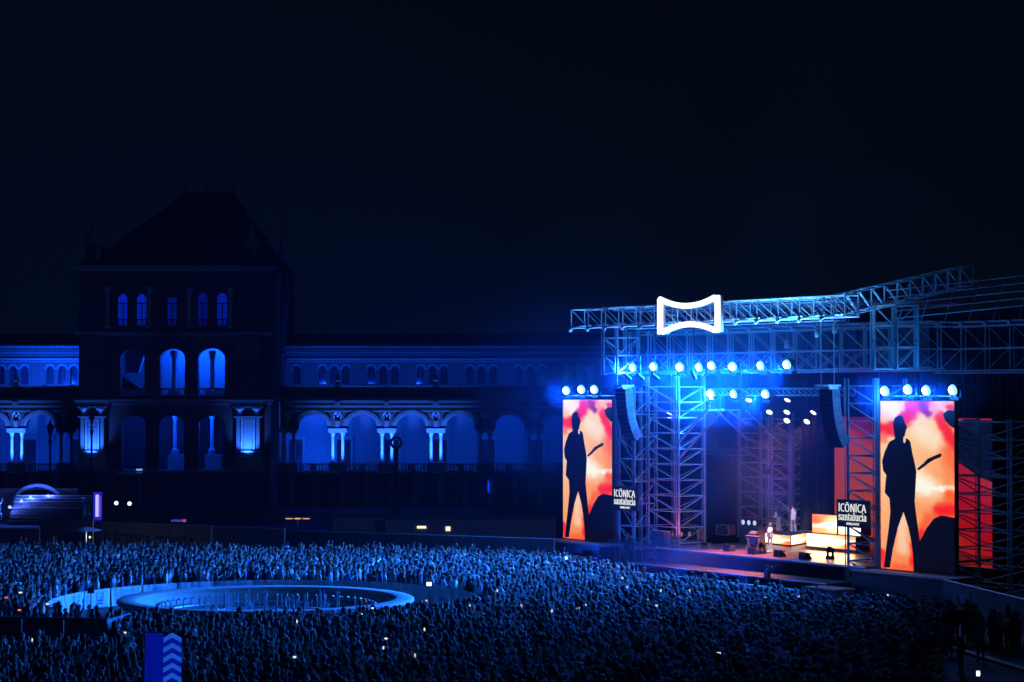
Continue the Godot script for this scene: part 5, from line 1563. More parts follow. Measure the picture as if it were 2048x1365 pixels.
# colours: 0 skin, 1 hair, 2 top, 3 trousers, 4 shoes, 5 lower leg (boots), 6 face shade
func person_bones(p: Dictionary, hands := true) -> Array:
	var b := []
	var add := func(a: Vector3, c: Vector3, r0: float, r1: float, id: int) -> void: b.append([a, c, r0, r1, id])
	var tilt: float = p.get("lean", 0.0)
	var L := func(x: float, y: float, z: float) -> Vector3:
		var q := Vector3(x, y, z)
		if y > 0.95:
			q.z -= tilt * (y - 0.95)
		return q
	for s in [-1.0, 1.0]:
		add.call(L.call(s * 0.075, 0.93, 0.0), L.call(s * 0.095, 1.32, 0.0), 0.115, 0.115, 2)
		add.call(Vector3(s * 0.075, 0.92, 0.0), Vector3(s * 0.075, 0.84, 0.0), 0.118, 0.11, 3)
		var knee: Vector3 = p.get("kl" if s < 0 else "kr", Vector3(s * 0.11, 0.50, -0.02))
		var ank: Vector3 = p.get("al" if s < 0 else "ar", Vector3(s * 0.12, 0.09, 0.03))
		add.call(Vector3(s * 0.09, 0.90, 0.0), knee, 0.098, p.get("knee_r", 0.068), p.get("thigh", 3))
		add.call(knee, ank, p.get("knee_r", 0.068), p.get("ank_r", 0.05), p.get("shin", 3))
		add.call(ank + Vector3(0, -0.04, 0.02), ank + Vector3(s * 0.015, -0.055, -0.15), 0.048, 0.036, 4)
		var el: Vector3 = p["re" if s > 0 else "le"]
		var wr: Vector3 = p["rw" if s > 0 else "lw"]
		add.call(L.call(s * 0.185, 1.405, 0.0), el, 0.058, 0.046, 2)
		add.call(el, wr, 0.043, 0.031, p.get("sleeve", 0))
		if hands:
			var d := (wr - el).normalized()
			var side := d.cross(Vector3.FORWARD).normalized()
			add.call(wr, wr + d * 0.085, 0.034, 0.036, 0)
			add.call(wr + d * 0.09, wr + d * 0.165 + side * 0.014, 0.020, 0.014, 0)
			add.call(wr + d * 0.09, wr + d * 0.155 - side * 0.030, 0.019, 0.013, 0)
			add.call(wr + d * 0.03, wr + d * 0.09 + side * 0.06 * s, 0.018, 0.013, 0)
	add.call(L.call(-0.15, 1.405, 0.0), L.call(0.15, 1.405, 0.0), 0.072, 0.072, 2)
	add.call(L.call(0, 1.36, 0.0), L.call(0, 1.05, 0.0), 0.13, 0.12, 2)
	add.call(L.call(0, 1.44, 0.01), L.call(0, 1.55, 0.0), 0.058, 0.052, 0)
	var h: Vector3 = L.call(0, 1.61, -0.01)
	add.call(h + Vector3(0, -0.01, -0.012), h + Vector3(0, 0.06, 0.012), 0.082, 0.094, 0)
	add.call(h + Vector3(0, -0.075, -0.045), h + Vector3(0, -0.03, -0.03), 0.046, 0.06, 0)
	add.call(h + Vector3(0, 0.012, -0.088), h + Vector3(0, -0.022, -0.108), 0.012, 0.016, 0)
	for s in [-1.0, 1.0]:
		add.call(h + Vector3(s * 0.09, 0.0, 0.01), h + Vector3(s * 0.092, -0.03, 0.012), 0.018, 0.012, 0)
	match p.get("hair", "short"):
		"short":
			add.call(h + Vector3(0, 0.075, -0.02), h + Vector3(0, 0.03, 0.045), 0.092, 0.085, 1)
		"long":
			add.call(h + Vector3(0, 0.078, -0.015), h + Vector3(0, 0.03, 0.05), 0.098, 0.092, 1)
			for s in [-1.0, 1.0]:
				add.call(h + Vector3(s * 0.065, 0.04, 0.02), h + Vector3(s * 0.085, -0.20, 0.06), 0.055, 0.05, 1)
			add.call(h + Vector3(0, 0.02, 0.06), h + Vector3(0, -0.30, 0.10), 0.085, 0.06, 1)
		"bun":
			add.call(h + Vector3(0, 0.075, -0.015), h + Vector3(0, 0.03, 0.04), 0.094, 0.088, 1)
			add.call(h + Vector3(0, 0.13, 0.07), h + Vector3(0, 0.12, 0.08), 0.055, 0.05, 1)
		"cap":
			add.call(h + Vector3(0, 0.07, -0.01), h + Vector3(0, 0.05, 0.03), 0.10, 0.096, 2)
			add.call(h + Vector3(-0.04, 0.055, -0.10), h + Vector3(0.04, 0.055, -0.10), 0.045, 0.045, 2)
		"curly":
			for q in 9:
				var a := q * 0.7
				add.call(h + Vector3(cos(a) * 0.06, 0.07 + 0.03 * sin(q * 2.1), 0.02 + sin(a) * 0.05), h + Vector3(cos(a) * 0.07, 0.05, 0.03 + sin(a) * 0.06), 0.062, 0.055, 1)
	if p.get("skirt", false):
		add.call(Vector3(0, 0.95, 0), Vector3(0, 0.66, 0.0), 0.15, 0.22, 3)
	return b

func hand_bones(wr: Vector3, d: Vector3, up: Vector3, s: float) -> Array:     # palm, four unequal bent fingers and a thumb from the side of the palm
	d = d.normalized()
	var side := d.cross(up).normalized() * s
	var n := side.cross(d).normalized()
	var b := [[wr - d * 0.02, wr + d * 0.03, 0.028, 0.027, 0]]
	for f in 4:
		var x := (f - 1.5) * 0.021
		var base := wr + d * (0.088 - 0.004 * absf(f - 1.2)) + side * x
		b.append([wr + d * 0.02 + side * x * 0.7, base, 0.015, 0.012, 0])
		var l: float = [0.036, 0.041, 0.038, 0.029][f]
		var mid := base + d * l * 0.9 - n * l * 0.45
		b.append([base, mid, 0.0098, 0.009, 0])
		b.append([mid, mid + d * l * 0.35 - n * l * 0.8, 0.009, 0.0075, 0])
	var tb := wr + d * 0.03 - side * 0.028
	b.append([tb, tb + d * 0.03 - side * 0.026 - n * 0.012, 0.0125, 0.0105, 0])
	b.append([tb + d * 0.03 - side * 0.026 - n * 0.012, tb + d * 0.058 - side * 0.030 - n * 0.024, 0.0105, 0.008, 0])
	return b

var person_mat: StandardMaterial3D
func arm(side: float, kind: String) -> Array:
	var v := []
	match kind:
		"down": v = [Vector3(0.27, 1.13, 0.03), Vector3(0.25, 0.89, -0.07)]
		"clap": v = [Vector3(0.27, 1.15, -0.08), Vector3(0.05, 1.27, -0.30)]
		"up": v = [Vector3(0.31, 1.62, -0.05), Vector3(0.27, 1.90, -0.08)]
		"wave": v = [Vector3(0.40, 1.52, -0.05), Vector3(0.47, 1.80, -0.08)]
		"phone": v = [Vector3(0.25, 1.33, -0.22), Vector3(0.07, 1.56, -0.40)]
		"hip": v = [Vector3(0.33, 1.17, 0.06), Vector3(0.18, 0.98, -0.06)]
	return [Vector3(v[0].x * side, v[0].y, v[0].z), Vector3(v[1].x * side, v[1].y, v[1].z)]

func pose(r: String, l: String, hair: String, extra := {}) -> Dictionary:
	var a := arm(1.0, r)
	var b := arm(-1.0, l)
	var d := {"re": a[0], "rw": a[1], "le": b[0], "lw": b[1], "hair": hair}
	d.merge(extra, true)
	return d

# ---------------------------------------------------------------- the crowd
func crowd() -> void:
	person_mat = mat(Color.WHITE, 0.85)
	person_mat.vertex_color_use_as_albedo = true
	var kinds := [
		[pose("down", "down", "short"), "with short hair, arms lowered,", 16],
		[pose("down", "down", "long", {"ank_r": 0.045}), "with long hair, arms lowered,", 16],
		[pose("up", "down", "short"), "with short hair, one arm raised,", 2],
		[pose("down", "wave", "long"), "with long hair, one arm waving,", 2],
		[pose("up", "wave", "long"), "with both arms raised", 1],
		[pose("clap", "clap", "cap", {"lean": 0.04}), "clapping in a cap", 6],
		[pose("phone", "phone", "long"), "with hands held before the face", 3],
		[pose("phone", "down", "short"), "with one hand before the face", 3],
		[pose("hip", "down", "bun"), "with a hair bun, hand on hip,", 10],
		[pose("clap", "down", "curly"), "with curly hair, forearm raised,", 8]]
	var tops := [["white", Color(0.62, 0.62, 0.62)], ["black", Color(0.016, 0.016, 0.018)], ["dark blue", Color(0.05, 0.08, 0.18)], ["grey", Color(0.22, 0.22, 0.23)], ["red", Color(0.30, 0.04, 0.05)], ["pale", Color(0.45, 0.38, 0.32)]]
	var share := [4, 8, 4, 3, 1, 2]
	var lower := [Color(0.03, 0.04, 0.08), Color(0.02, 0.02, 0.022), Color(0.10, 0.12, 0.18), Color(0.03, 0.03, 0.035), Color(0.05, 0.07, 0.14), Color(0.16, 0.14, 0.12)]
	var skins := [Color(0.42, 0.26, 0.19), Color(0.34, 0.20, 0.14), Color(0.46, 0.30, 0.22)]
	var hairs := [Color(0.02, 0.014, 0.010), Color(0.05, 0.028, 0.016), Color(0.22, 0.14, 0.07)]
	var meshes := []
	for k in kinds.size():
		var f := field_mesh(person_bones(kinds[k][0]), 0.027, 0.035)
		var row := []
		for c in tops.size():
			row.append(coloured([f], [skins[(k + c) % 3], hairs[(k * 2 + c) % 3], tops[c][1], lower[(c + k) % 6], Color(0.08, 0.08, 0.08), lower[c], skins[0]]))
		meshes.append(row)
	print("people shaped")
	var pick_kind := []
	for k in kinds.size():
		for n in kinds[k][2]:
			pick_kind.append(k)
	var pick_top := []
	for c in tops.size():
		for n in share[c]:
			pick_top.append(c)
	var edge := [[-60, 1088], [60, 1082], [180, 1070], [300, 1082], [450, 1092], [800, 1091], [1000, 1098], [1120, 1107], [1200, 1120], [1260, 1133], [1330, 1147], [1420, 1155], [1500, 1163], [1560, 1173], [1640, 1189], [1760, 1190], [1850, 1195], [1950, 1207], [2100, 1230]]
	var fc := hh(532, 1197, 1.15)
	var focus := sw(Vector3(4.8, 0, -3.0))
	var list := []
	var r := RandomNumberGenerator.new()
	r.seed = 77
	var clump := FastNoiseLite.new()
	clump.seed = 12
	clump.frequency = 0.16
	var z := -64.0
	while z > -146.0:
		var half := -z * 0.256
		var x := -half + r.randf() * 0.3
		while x < half:
			var p := Vector3(x + r.randf_range(-0.24, 0.24), 0, z + r.randf_range(-0.27, 0.27))
			x += 0.50 + (0.10 if z > -95.0 else 0.0)
			var s := project(p + Vector3(0, 1.66, 0))
			if s.y > 1395.0 or s.x < -40.0 or s.x > 2080.0:
				continue
			var yt := 0.0
			for e in edge.size() - 1:
				if s.x >= edge[e][0] and s.x <= edge[e + 1][0]:
					yt = lerpf(edge[e][1], edge[e + 1][1], (s.x - edge[e][0]) / float(edge[e + 1][0] - edge[e][0]))
			if s.y < yt + r.randf_range(-3.0, 6.0):
				continue
			var dc := Vector2(p.x - fc.x, p.z - fc.z)
			if dc.length() < 12.0:
				continue
			if s.x < 222.0 and s.y > 1236.0 and s.y < 1272.0:
				continue
			if s.x < 240.0 and s.y > 1222.0 and p.z > -100.0 and p.z < -95.0:
				continue
			if s.x < 215.0 and s.y > 1195.0 and s.y <= 1236.0 and r.randf() < 0.5:
				continue
			var keep := 1.0
			if s.x > 1640.0 and s.y > 1255.0:
				keep = lerpf(1.0, 0.12, clampf((s.x - 1640.0) / 240.0, 0.0, 1.0) * clampf((s.y - 1255.0) / 60.0, 0.0, 1.0))
			if s.x > 1880.0:
				keep *= lerpf(0.6, 0.04, clampf((s.y - 1205.0) / 50.0, 0.0, 1.0))
			var gap := clump.get_noise_2d(p.x, p.z)
			if gap > 0.22:
				keep *= 0.45
			if r.randf() > keep:
				continue
			list.append([p, r.randi_range(0, pick_kind.size() - 1), r.randi_range(0, pick_top.size() - 1), r.randf_range(0.87, 1.08), r.randfn(0.0, 0.28), s])
		z -= 0.55 + (0.08 if z > -95.0 else 0.0)
	print("crowd of ", list.size())
	# people who hold up a lit phone
	var phones := [[745, 1217], [733, 1203], [849, 1260], [772, 1278], [767, 1297], [830, 1312], [589, 1315], [594, 1244], [724, 1231], [853, 1202], [940, 1213], [995, 1182], [1245, 1157], [1043, 1212], [1104, 1223], [1157, 1217], [1172, 1212], [1296, 1201], [1313, 1212], [1322, 1182], [1255, 1175], [1325, 1237], [1776, 1192], [1598, 1195], [1438, 1307], [1380, 1182], [1440, 1187], [1530, 1196], [1470, 1205], [1350, 1190], [250, 1266], [64, 1281]]
	for q in phones.size():
		var at := hh(phones[q][0], phones[q][1], 1.72)
		var yaw := atan2(-(focus.x - at.x), -(focus.z - at.z))
		var b := Basis(Vector3.UP, yaw)
		var p := at - b * Vector3(0.0, 0, -0.46)
		p.y = 0.0
		var c: int = [1, 0, 2, 3][q % 4]
		var ph := thing("person", "person in %s top filming with a lit phone" % tops[c][0], "person", p, yaw, "people in %s tops filming" % tops[c][0])
		obj(ph, "body", meshes[6 if q % 2 == 0 else 7][c], person_mat)
		var d := thing("phone", "lit phone held up above the heads of the crowd", "phone", at, yaw, "phones held up in the crowd")
		var lying := q % 3 == 0
		obj(d, "case", bevelled(Vector3(0.17, 0.09, 0.012) if lying else Vector3(0.09, 0.17, 0.012), 0.004), M.black)
		obj(d, "screen", cube, M.phone_warm if q % 4 == 1 else M.phone_glow, Transform3D(Basis.from_scale(Vector3(0.15, 0.075, 0.004) if lying else Vector3(0.075, 0.15, 0.004)), Vector3(0, 0, 0.009)))
	list.sort_custom(func(a, b): return a[0].z > b[0].z)
	var rest := {}
	var made := 0
	for e in list:
		var k: int = pick_kind[e[1]]
		var c: int = pick_top[e[2]]
		var at: Vector3 = e[0]
		var yaw: float = atan2(-(focus.x - at.x), -(focus.z - at.z)) + e[4]
		var s: Vector2 = e[5]
		var b := Basis(Vector3.UP, yaw) * Basis.from_scale(Vector3(lerpf(1.0, e[3], 0.6), e[3], lerpf(1.0, e[3], 0.6)))
		if made < 262 and s.x > 4.0 and s.x < 2044.0 and s.y < 1358.0:
			var o := obj(self, "person", meshes[k][c], person_mat, Transform3D(b, at))
			tag(o, "person in %s top %s in the crowd" % [tops[c][0], kinds[k][1]], "person", "crowd people in %s tops %s" % [tops[c][0], kinds[k][1]])
			made += 1
		else:
			var key := k * 10 + c
			if not rest.has(key):
				rest[key] = []
			rest[key].append(Transform3D(b, at))
	var far := Node3D.new()
	far.name = "crowd"
	far.set_meta("kind", "stuff")
	tag(far, "dense mass of concert-goers filling the square round the fountain", "crowd")
	add_child(far)
	for key in rest:
		var mm := MultiMesh.new()
		mm.transform_format = MultiMesh.TRANSFORM_3D
		mm.mesh = meshes[key / 10][key % 10]
		mm.instance_count = rest[key].size()
		for n in rest[key].size():
			mm.set_instance_transform(n, rest[key][n])
		var mi := MultiMeshInstance3D.new()
		mi.name = "crowd_people"
		mi.multimesh = mm
		mi.material_override = person_mat
		mi.set_meta("kind", "stuff")
		far.add_child(mi, true)

# ---------------------------------------------------------------- people on the stage
func figure(label: String, at: Vector3, yaw: float, p: Dictionary, palette: Array, size := 1.0) -> Node3D:
	if person_mat == null:
		person_mat = mat(Color.WHITE, 0.85)
		person_mat.vertex_color_use_as_albedo = true
	var t := sthing("person", label, "person", at)
	t.transform.basis = sbasis * Basis(Vector3.UP, yaw)
	var parts := [field_mesh(person_bones(p, false), 0.016, 0.028)]
	for s in [-1.0, 1.0]:
		var el: Vector3 = p["re" if s > 0 else "le"]
		var wr: Vector3 = p["rw" if s > 0 else "lw"]
		parts.append(field_mesh(hand_bones(wr, wr - el, Vector3.UP if absf((wr - el).normalized().y) < 0.8 else Vector3.FORWARD, s), 0.005, 0.006))
	obj(t, "body", coloured(parts, palette), person_mat, Transform3D(Basis.from_scale(Vector3.ONE * size), Vector3.ZERO))
	return t

func guitar(label: String, called: String, frame: Transform3D, m: Material, neck_len: float, size: float) -> void:
	var g := thing(called, label, "guitar")
	g.transform = frame
	var pts := PackedVector2Array()
	for k in 28:
		var a := TAU * k / 28.0
		var rr := 0.17 + 0.035 * cos(2.0 * a) + 0.02 * cos(a) + (0.02 * sin(3.0 * a))
		pts.append(Vector2(cos(a) * rr * 1.2, sin(a) * rr * 0.95) * size)
	obj(g, "guitar_body", extrude(pts, -0.02, 0.025), m)
	box(g, "neck", Vector3(0.2 * size + neck_len * 0.5, 0, 0.03), Vector3(neck_len, 0.05, 0.025), M.dark_wood)
	obj(g, "headstock", extrude(PackedVector2Array([Vector2(0, -0.03), Vector2(0.18, -0.05), Vector2(0.2, 0.0), Vector2(0.17, 0.05), Vector2(0, 0.03)]), 0.015, 0.04), M.dark_wood, Transform3D(Basis(), Vector3(0.2 * size + neck_len, 0, 0)))
	box(g, "pickup", Vector3(0.03, 0, 0.03), Vector3(0.04, 0.09, 0.015), M.black)
	box(g, "bridge", Vector3(-0.1, 0, 0.03), Vector3(0.03, 0.1, 0.015), M.alu)

func performers() -> void:
	var white := Color(0.75, 0.75, 0.74)
	var skin := Color(0.42, 0.26, 0.19)
	# people face -z of their own; the audience lies along +z of the stage frame, so yaw PI looks at the audience
	var a := fl(1541, 1105, 1.9)
	var p1 := {"re": Vector3(0.30, 1.17, 0.0), "rw": Vector3(0.12, 1.02, -0.24), "le": Vector3(-0.33, 1.22, -0.08), "lw": Vector3(-0.42, 1.20, -0.32), "hair": "none", "sleeve": 2, "knee_r": 0.085, "ank_r": 0.075, "kl": Vector3(-0.13, 0.5, -0.04), "al": Vector3(-0.17, 0.09, 0.0), "kr": Vector3(0.13, 0.5, -0.02), "ar": Vector3(0.16, 0.09, 0.04)}
	var yaw1 := PI - 0.25
	figure("singer in a white suit playing guitar at a microphone in mid stage", a, yaw1, p1, [skin, skin, white, white, white, white, skin], 1.06)
	var fb := sbasis * Basis(Vector3.UP, yaw1)
	guitar("white electric guitar held by the singer in white", "electric_guitar", Transform3D(fb * Basis(Vector3.UP, PI) * Basis(Vector3.BACK, 0.35), sw(a) + fb * Vector3(0.04, 1.08, -0.19)), M.panel_white, 0.55, 1.0)
	var mp := a + Basis(Vector3.UP, yaw1) * Vector3(0, 0, -0.42)
	var ms := sthing("microphone_stand", "slim microphone stand before the singer in white", "microphone stand", mp)
	tube(ms, "pole", Vector3.ZERO, Vector3(0, 1.56, 0), 0.014, M.iron)
	obj(ms, "foot", lathe([[0.0, 0.03], [0.14, 0.02], [0.15, 0.0]], 14), M.iron)
	tube(ms, "microphone", Vector3(0, 1.56, 0), Vector3(0, 1.62, -0.16) + Vector3(0, 0, 0.0), 0.028, M.black)
	# bass player and flautist on the glowing riser
	var ry := 2.66
	var b := fl(1558, 1062, ry)
	var p2 := {"re": Vector3(0.32, 1.18, -0.05), "rw": Vector3(0.16, 1.03, -0.26), "le": Vector3(-0.34, 1.28, -0.12), "lw": Vector3(-0.30, 1.38, -0.38), "hair": "long", "sleeve": 2, "knee_r": 0.115, "ank_r": 0.10, "kl": Vector3(-0.17, 0.5, -0.06), "al": Vector3(-0.24, 0.09, -0.02), "kr": Vector3(0.16, 0.5, 0.0), "ar": Vector3(0.22, 0.09, 0.06)}
	figure("bass player with long dark hair, dark jacket and wide pale trousers on the riser", b, PI - 0.1, p2, [skin, Color(0.012, 0.01, 0.01), Color(0.05, 0.06, 0.10), Color(0.45, 0.40, 0.42), Color(0.05, 0.05, 0.05), white, skin], 1.04)
	var f2 := sbasis * Basis(Vector3.UP, PI - 0.1)
	guitar("pale bass guitar held by the player in the dark jacket", "bass_guitar", Transform3D(f2 * Basis(Vector3.UP, PI) * Basis(Vector3.BACK, 1.0), sw(b) + f2 * Vector3(0.06, 1.04, -0.20)), M.panel_white, 0.78, 1.05)
	var c := fl(1588, 1064, ry)
	var p3 := {"re": Vector3(0.30, 1.38, -0.10), "rw": Vector3(0.20, 1.50, -0.22), "le": Vector3(-0.28, 1.35, -0.14), "lw": Vector3(-0.16, 1.49, -0.28), "hair": "long", "sleeve": 0, "thigh": 0, "shin": 5, "knee_r": 0.072, "ank_r": 0.062, "skirt": false, "kl": Vector3(-0.12, 0.5, -0.03), "al": Vector3(-0.15, 0.09, 0.02), "kr": Vector3(0.11, 0.5, 0.0), "ar": Vector3(0.15, 0.09, 0.05)}
	figure("flautist with red hair, white top, bare thighs and tall white boots", c, PI + 0.35, p3, [skin, Color(0.25, 0.03, 0.05), white, white, white, white, skin], 1.0)
	var f3 := sbasis * Basis(Vector3.UP, PI + 0.35)
	var fo := thing("flute", "silver flute raised to the mouth of the player in white boots", "flute")
	fo.transform = Transform3D(f3, sw(c) + f3 * Vector3(0.1, 1.55, -0.16))
	tube(fo, "tube", Vector3(-0.35, -0.01, -0.14), Vector3(0.28, 0.0, 0.02), 0.014, M.alu)
	tube(fo, "head_joint", Vector3(-0.40, -0.012, -0.152), Vector3(-0.35, -0.01, -0.14), 0.017, M.alu)
	# man behind the booth
	var d := fl(1665, 1094, 1.9) + Vector3(0.3, 0.0, -1.6)
	d.y = 2.75
	var p4 := {"re": Vector3(0.30, 1.16, -0.10), "rw": Vector3(0.10, 1.02, -0.30), "le": Vector3(-0.30, 1.16, -0.12), "lw": Vector3(-0.12, 1.15, -0.34), "hair": "curly", "sleeve": 2, "lean": 0.08}
	figure("man with curly dark hair and dark jacket playing behind the glowing booth", d, PI - 0.5, p4, [skin, Color(0.012, 0.01, 0.01), Color(0.035, 0.04, 0.06), Color(0.03, 0.03, 0.03), Color(0.03, 0.03, 0.03), white, skin], 1.0)
	var f4 := sbasis * Basis(Vector3.UP, PI - 0.5)
	var sx := thing("saxophone", "brass saxophone held by the man behind the booth", "saxophone")
	sx.transform = Transform3D(f4, sw(d) + f4 * Vector3(0, 1.42, -0.28))
	var brass := mat(lin(0.65, 0.42, 0.12), 0.3, 0.9)
	obj(sx, "tube", polytube([Vector3(0, 0.10, 0.08), Vector3(0, 0.11, 0.0), Vector3(0, 0.0, -0.06), Vector3(0.02, -0.40, -0.12), Vector3(0.03, -0.46, -0.18), Vector3(0.03, -0.40, -0.24)], 0.028, 8), brass)
	obj(sx, "bell", lathe([[0.03, 0.0], [0.045, 0.08], [0.08, 0.15]], 12), brass, Transform3D(Basis(), Vector3(0.03, -0.40, -0.24)))
	# crew in the pit
	var e := sp(1531, 1140, 3.0)
	e.y = 0.9
	var p5 := pose("phone", "phone", "short", {"sleeve": 2})
	figure("photographer in black aiming a camera up at the singer from the pit", Vector3(e.x, 0.0, 2.85), 0.2, p5, [skin, Color(0.02, 0.015, 0.01), Color(0.02, 0.02, 0.022), Color(0.02, 0.02, 0.022), Color(0.02, 0.02, 0.022), white, skin], 1.03)
	var cm := sthing("photo_camera", "black camera held by the photographer in the pit", "camera", Vector3(e.x, 1.66, 2.85 - 0.52))
	obj(cm, "camera_body", bevelled(Vector3(0.15, 0.11, 0.07), 0.015), M.black)
	tube(cm, "lens", Vector3(0, 0, -0.03), Vector3(0, 0.02, -0.2), 0.04, M.black, true)
	var g := fl(1446, 1112, 1.0)
	var tc := sthing("broadcast_camera", "broadcast camera on a tripod at the front edge of the stage", "camera", Vector3(g.x, 1.02, 1.6))
	for q in 3:
		tube(tc, "tripod_leg", Vector3(0, 1.1, 0), Vector3(cos(q * 2.1) * 0.4, 0, sin(q * 2.1) * 0.4), 0.025, M.black)
	obj(tc, "camera_body", bevelled(Vector3(0.25, 0.3, 0.55), 0.03), M.black, Transform3D(Basis(Vector3.UP, 0.6), Vector3(0, 1.3, 0)))
	tube(tc, "lens", Vector3(-0.1, 1.32, -0.25), Vector3(-0.25, 1.33, -0.5), 0.08, M.black, true)
	box(tc, "viewfinder", Vector3(0.22, 1.42, 0.15), Vector3(0.2, 0.15, 0.12), M.black)
	var p6 := pose("clap", "phone", "short", {"sleeve": 2})
	figure("camera operator in black behind the broadcast camera", Vector3(g.x + 0.35, 1.02, 2.1), 0.3, p6, [skin, Color(0.02, 0.015, 0.01), Color(0.02, 0.02, 0.022), Color(0.03, 0.03, 0.035), Color(0.02, 0.02, 0.022), white, skin], 0.98)

# ---------------------------------------------------------------- things on the stage
func stage_gear() -> void:
	# glowing riser under the two players: LED faces that show a patch of the same fiery picture
	var panel_glow := mat(Color(0.01, 0.01, 0.012), 0.6)
	panel_glow.emission_enabled = true
	panel_glow.emission = Color.WHITE
	panel_glow.emission_texture = screen_tex
	panel_glow.emission_operator = BaseMaterial3D.EMISSION_OP_MULTIPLY
	panel_glow.emission_energy_multiplier = 2.0
	panel_glow.texture_repeat = false
	var q1 := fl(1526, 1088, 1.9)
	var q2 := fl(1582, 1094, 1.9)
	var q3 := fl(1617, 1088, 1.9)
	var q4 := q3 + Vector3(-0.6, 0, -2.6)
	var q5 := q1 + Vector3(-0.2, 0, -2.6)
	var t := sthing("stage_riser", "low riser with glowing cream panels under two players", "riser", q2)
	var foot := []
	for q in [q1, q2, q3, q4, q5]:
		foot.append(q - q2)
	for k in 4:
		var u: Vector3 = foot[k]
		var v: Vector3 = foot[k + 1]
		var p := PackedVector3Array()
		var n := (v - u).cross(Vector3.UP).normalized() * 0.02
		var uvs := PackedVector2Array()
		for s in [0.0, 1.0]:
			uvs.append_array([Vector2(0.62, 0.56), Vector2(0.94, 0.56), Vector2(0.94, 0.44), Vector2(0.62, 0.56), Vector2(0.94, 0.44), Vector2(0.62, 0.44)])
			quad(p, u + n * s + Vector3(0, 0.10, 0), v + n * s + Vector3(0, 0.10, 0), v + n * s + Vector3(0, 0.70, 0), u + n * s + Vector3(0, 0.70, 0))
		obj(t, "light_panel", flat_mesh(p, uvs), panel_glow if k < 2 else M.riser_glow)
		area(t, (u + v) * 0.5 + Vector3(0, 0.4, 0) - n * 6.0, (u + v) * 0.5 + Vector3(0, 0.4, 0) - n * 60.0, Vector2((v - u).length(), 0.55), Color(1.0, 0.70, 0.46), 9.0)
	obj(t, "top", prism(foot, 0.72, 0.78), M.panel_grey)
	obj(t, "plinth", prism(foot, 0.0, 0.09), M.black)
	for k in 3:
		tube(t, "corner_trim", foot[k], foot[k] + Vector3(0, 0.78, 0), 0.035, M.case)
	# booth
	var bl := fl(1613, 1099, 1.9)
	var bt := sthing("performer_booth", "stepped booth of glowing white panels beside the riser", "booth", bl)
	obj(bt, "housing", bevelled(Vector3(4.6, 0.85, 1.2), 0.03), M.black, Transform3D(Basis(), Vector3(2.3, 0.62, -0.6)))
	obj(bt, "light_panel", screen_quad(4.5, 0.82, 0.58, 0.46, 0.95, 0.56), panel_glow, Transform3D(Basis(), Vector3(2.3, 0.21, 0.012)))
	var ux := sp(1628, 1060, bl.z - 0.6).x - bl.x
	obj(bt, "housing", bevelled(Vector3(4.6 - ux, 1.22, 0.9), 0.03), M.black, Transform3D(Basis(), Vector3(ux + (4.6 - ux) * 0.5, 1.68, -0.9)))
	obj(bt, "light_panel", screen_quad(4.5 - ux, 1.18, 0.95, 0.58, 0.58, 0.45), panel_glow, Transform3D(Basis(), Vector3(ux + (4.6 - ux) * 0.5, 1.09, -0.438)))
	box(bt, "panel_gap", Vector3(sp(1666, 1060, bl.z).x - bl.x, 1.5, -0.42), Vector3(0.12, 1.4, 0.03), M.black)
	box(bt, "plinth", Vector3(2.3, 0.12, -0.6), Vector3(4.7, 0.12, 1.25), M.panel_grey)
	box(bt, "floor", Vector3(2.6, 0.76, -2.2), Vector3(4.0, 0.12, 1.9), M.black)
	for x in [0.2, 2.3, 4.3]:
		tube(bt, "castor", Vector3(x, 0.0, -0.3), Vector3(x, 0.1, -0.3), 0.06, M.black)
	area(bt, Vector3(2.3, 0.7, 0.1), Vector3(2.3, 0.3, 3.0), Vector2(4.4, 0.8), Color(1.0, 0.72, 0.5), 16.0)
	area(bt, Vector3(ux + 1.7, 1.7, -0.3), Vector3(ux + 1.7, 1.0, 3.0), Vector2(3.4, 1.1), Color(1.0, 0.72, 0.5), 12.0)
	# keyboard
	var kq := fl(1507, 1106, 1.9)
	var kt := sthing("keyboard_stand", "keyboard and mixer on a tall stand beside the singer", "keyboard", kq)
	for x in [-0.5, 0.5]:
		tube(kt, "leg", Vector3(x, 0, 0.25), Vector3(x, 0.95, -0.1), 0.025, M.alu)
		tube(kt, "leg", Vector3(x, 0, -0.25), Vector3(x, 0.95, 0.1), 0.025, M.alu)
	obj(kt, "keyboard", bevelled(Vector3(1.3, 0.1, 0.38), 0.02), M.black, Transform3D(Basis(Vector3.RIGHT, 0.15), Vector3(0, 1.0, 0)))
	box(kt, "keys", Vector3(0, 1.06, 0.07), Vector3(1.15, 0.02, 0.16), M.panel_white, Basis(Vector3.RIGHT, 0.15))
	obj(kt, "laptop", bevelled(Vector3(0.7, 0.06, 0.35), 0.015), M.panel_grey, Transform3D(Basis(Vector3.RIGHT, 0.5), Vector3(-0.15, 1.25, -0.15)))
	box(kt, "cloth", Vector3(0.2, 0.6, 0.2), Vector3(0.6, 0.65, 0.03), M.fabric_blue)
	# box with three blue-white lamps
	var lb := fl(1505, 1088, 1.9)
	var lt := sthing("lamp_crate", "dark amplifier crate topped by three round blue-white lamps", "crate", lb)
	obj(lt, "crate", bevelled(Vector3(1.9, 1.15, 0.7), 0.03), M.case, Transform3D(Basis(), Vector3(0, 0.58, 0)))
	box(lt, "top_tray", Vector3(-0.2, 1.75, 0), Vector3(0.9, 0.10, 0.5), mat(lin(0.5, 0.03, 0.05), 0.5))
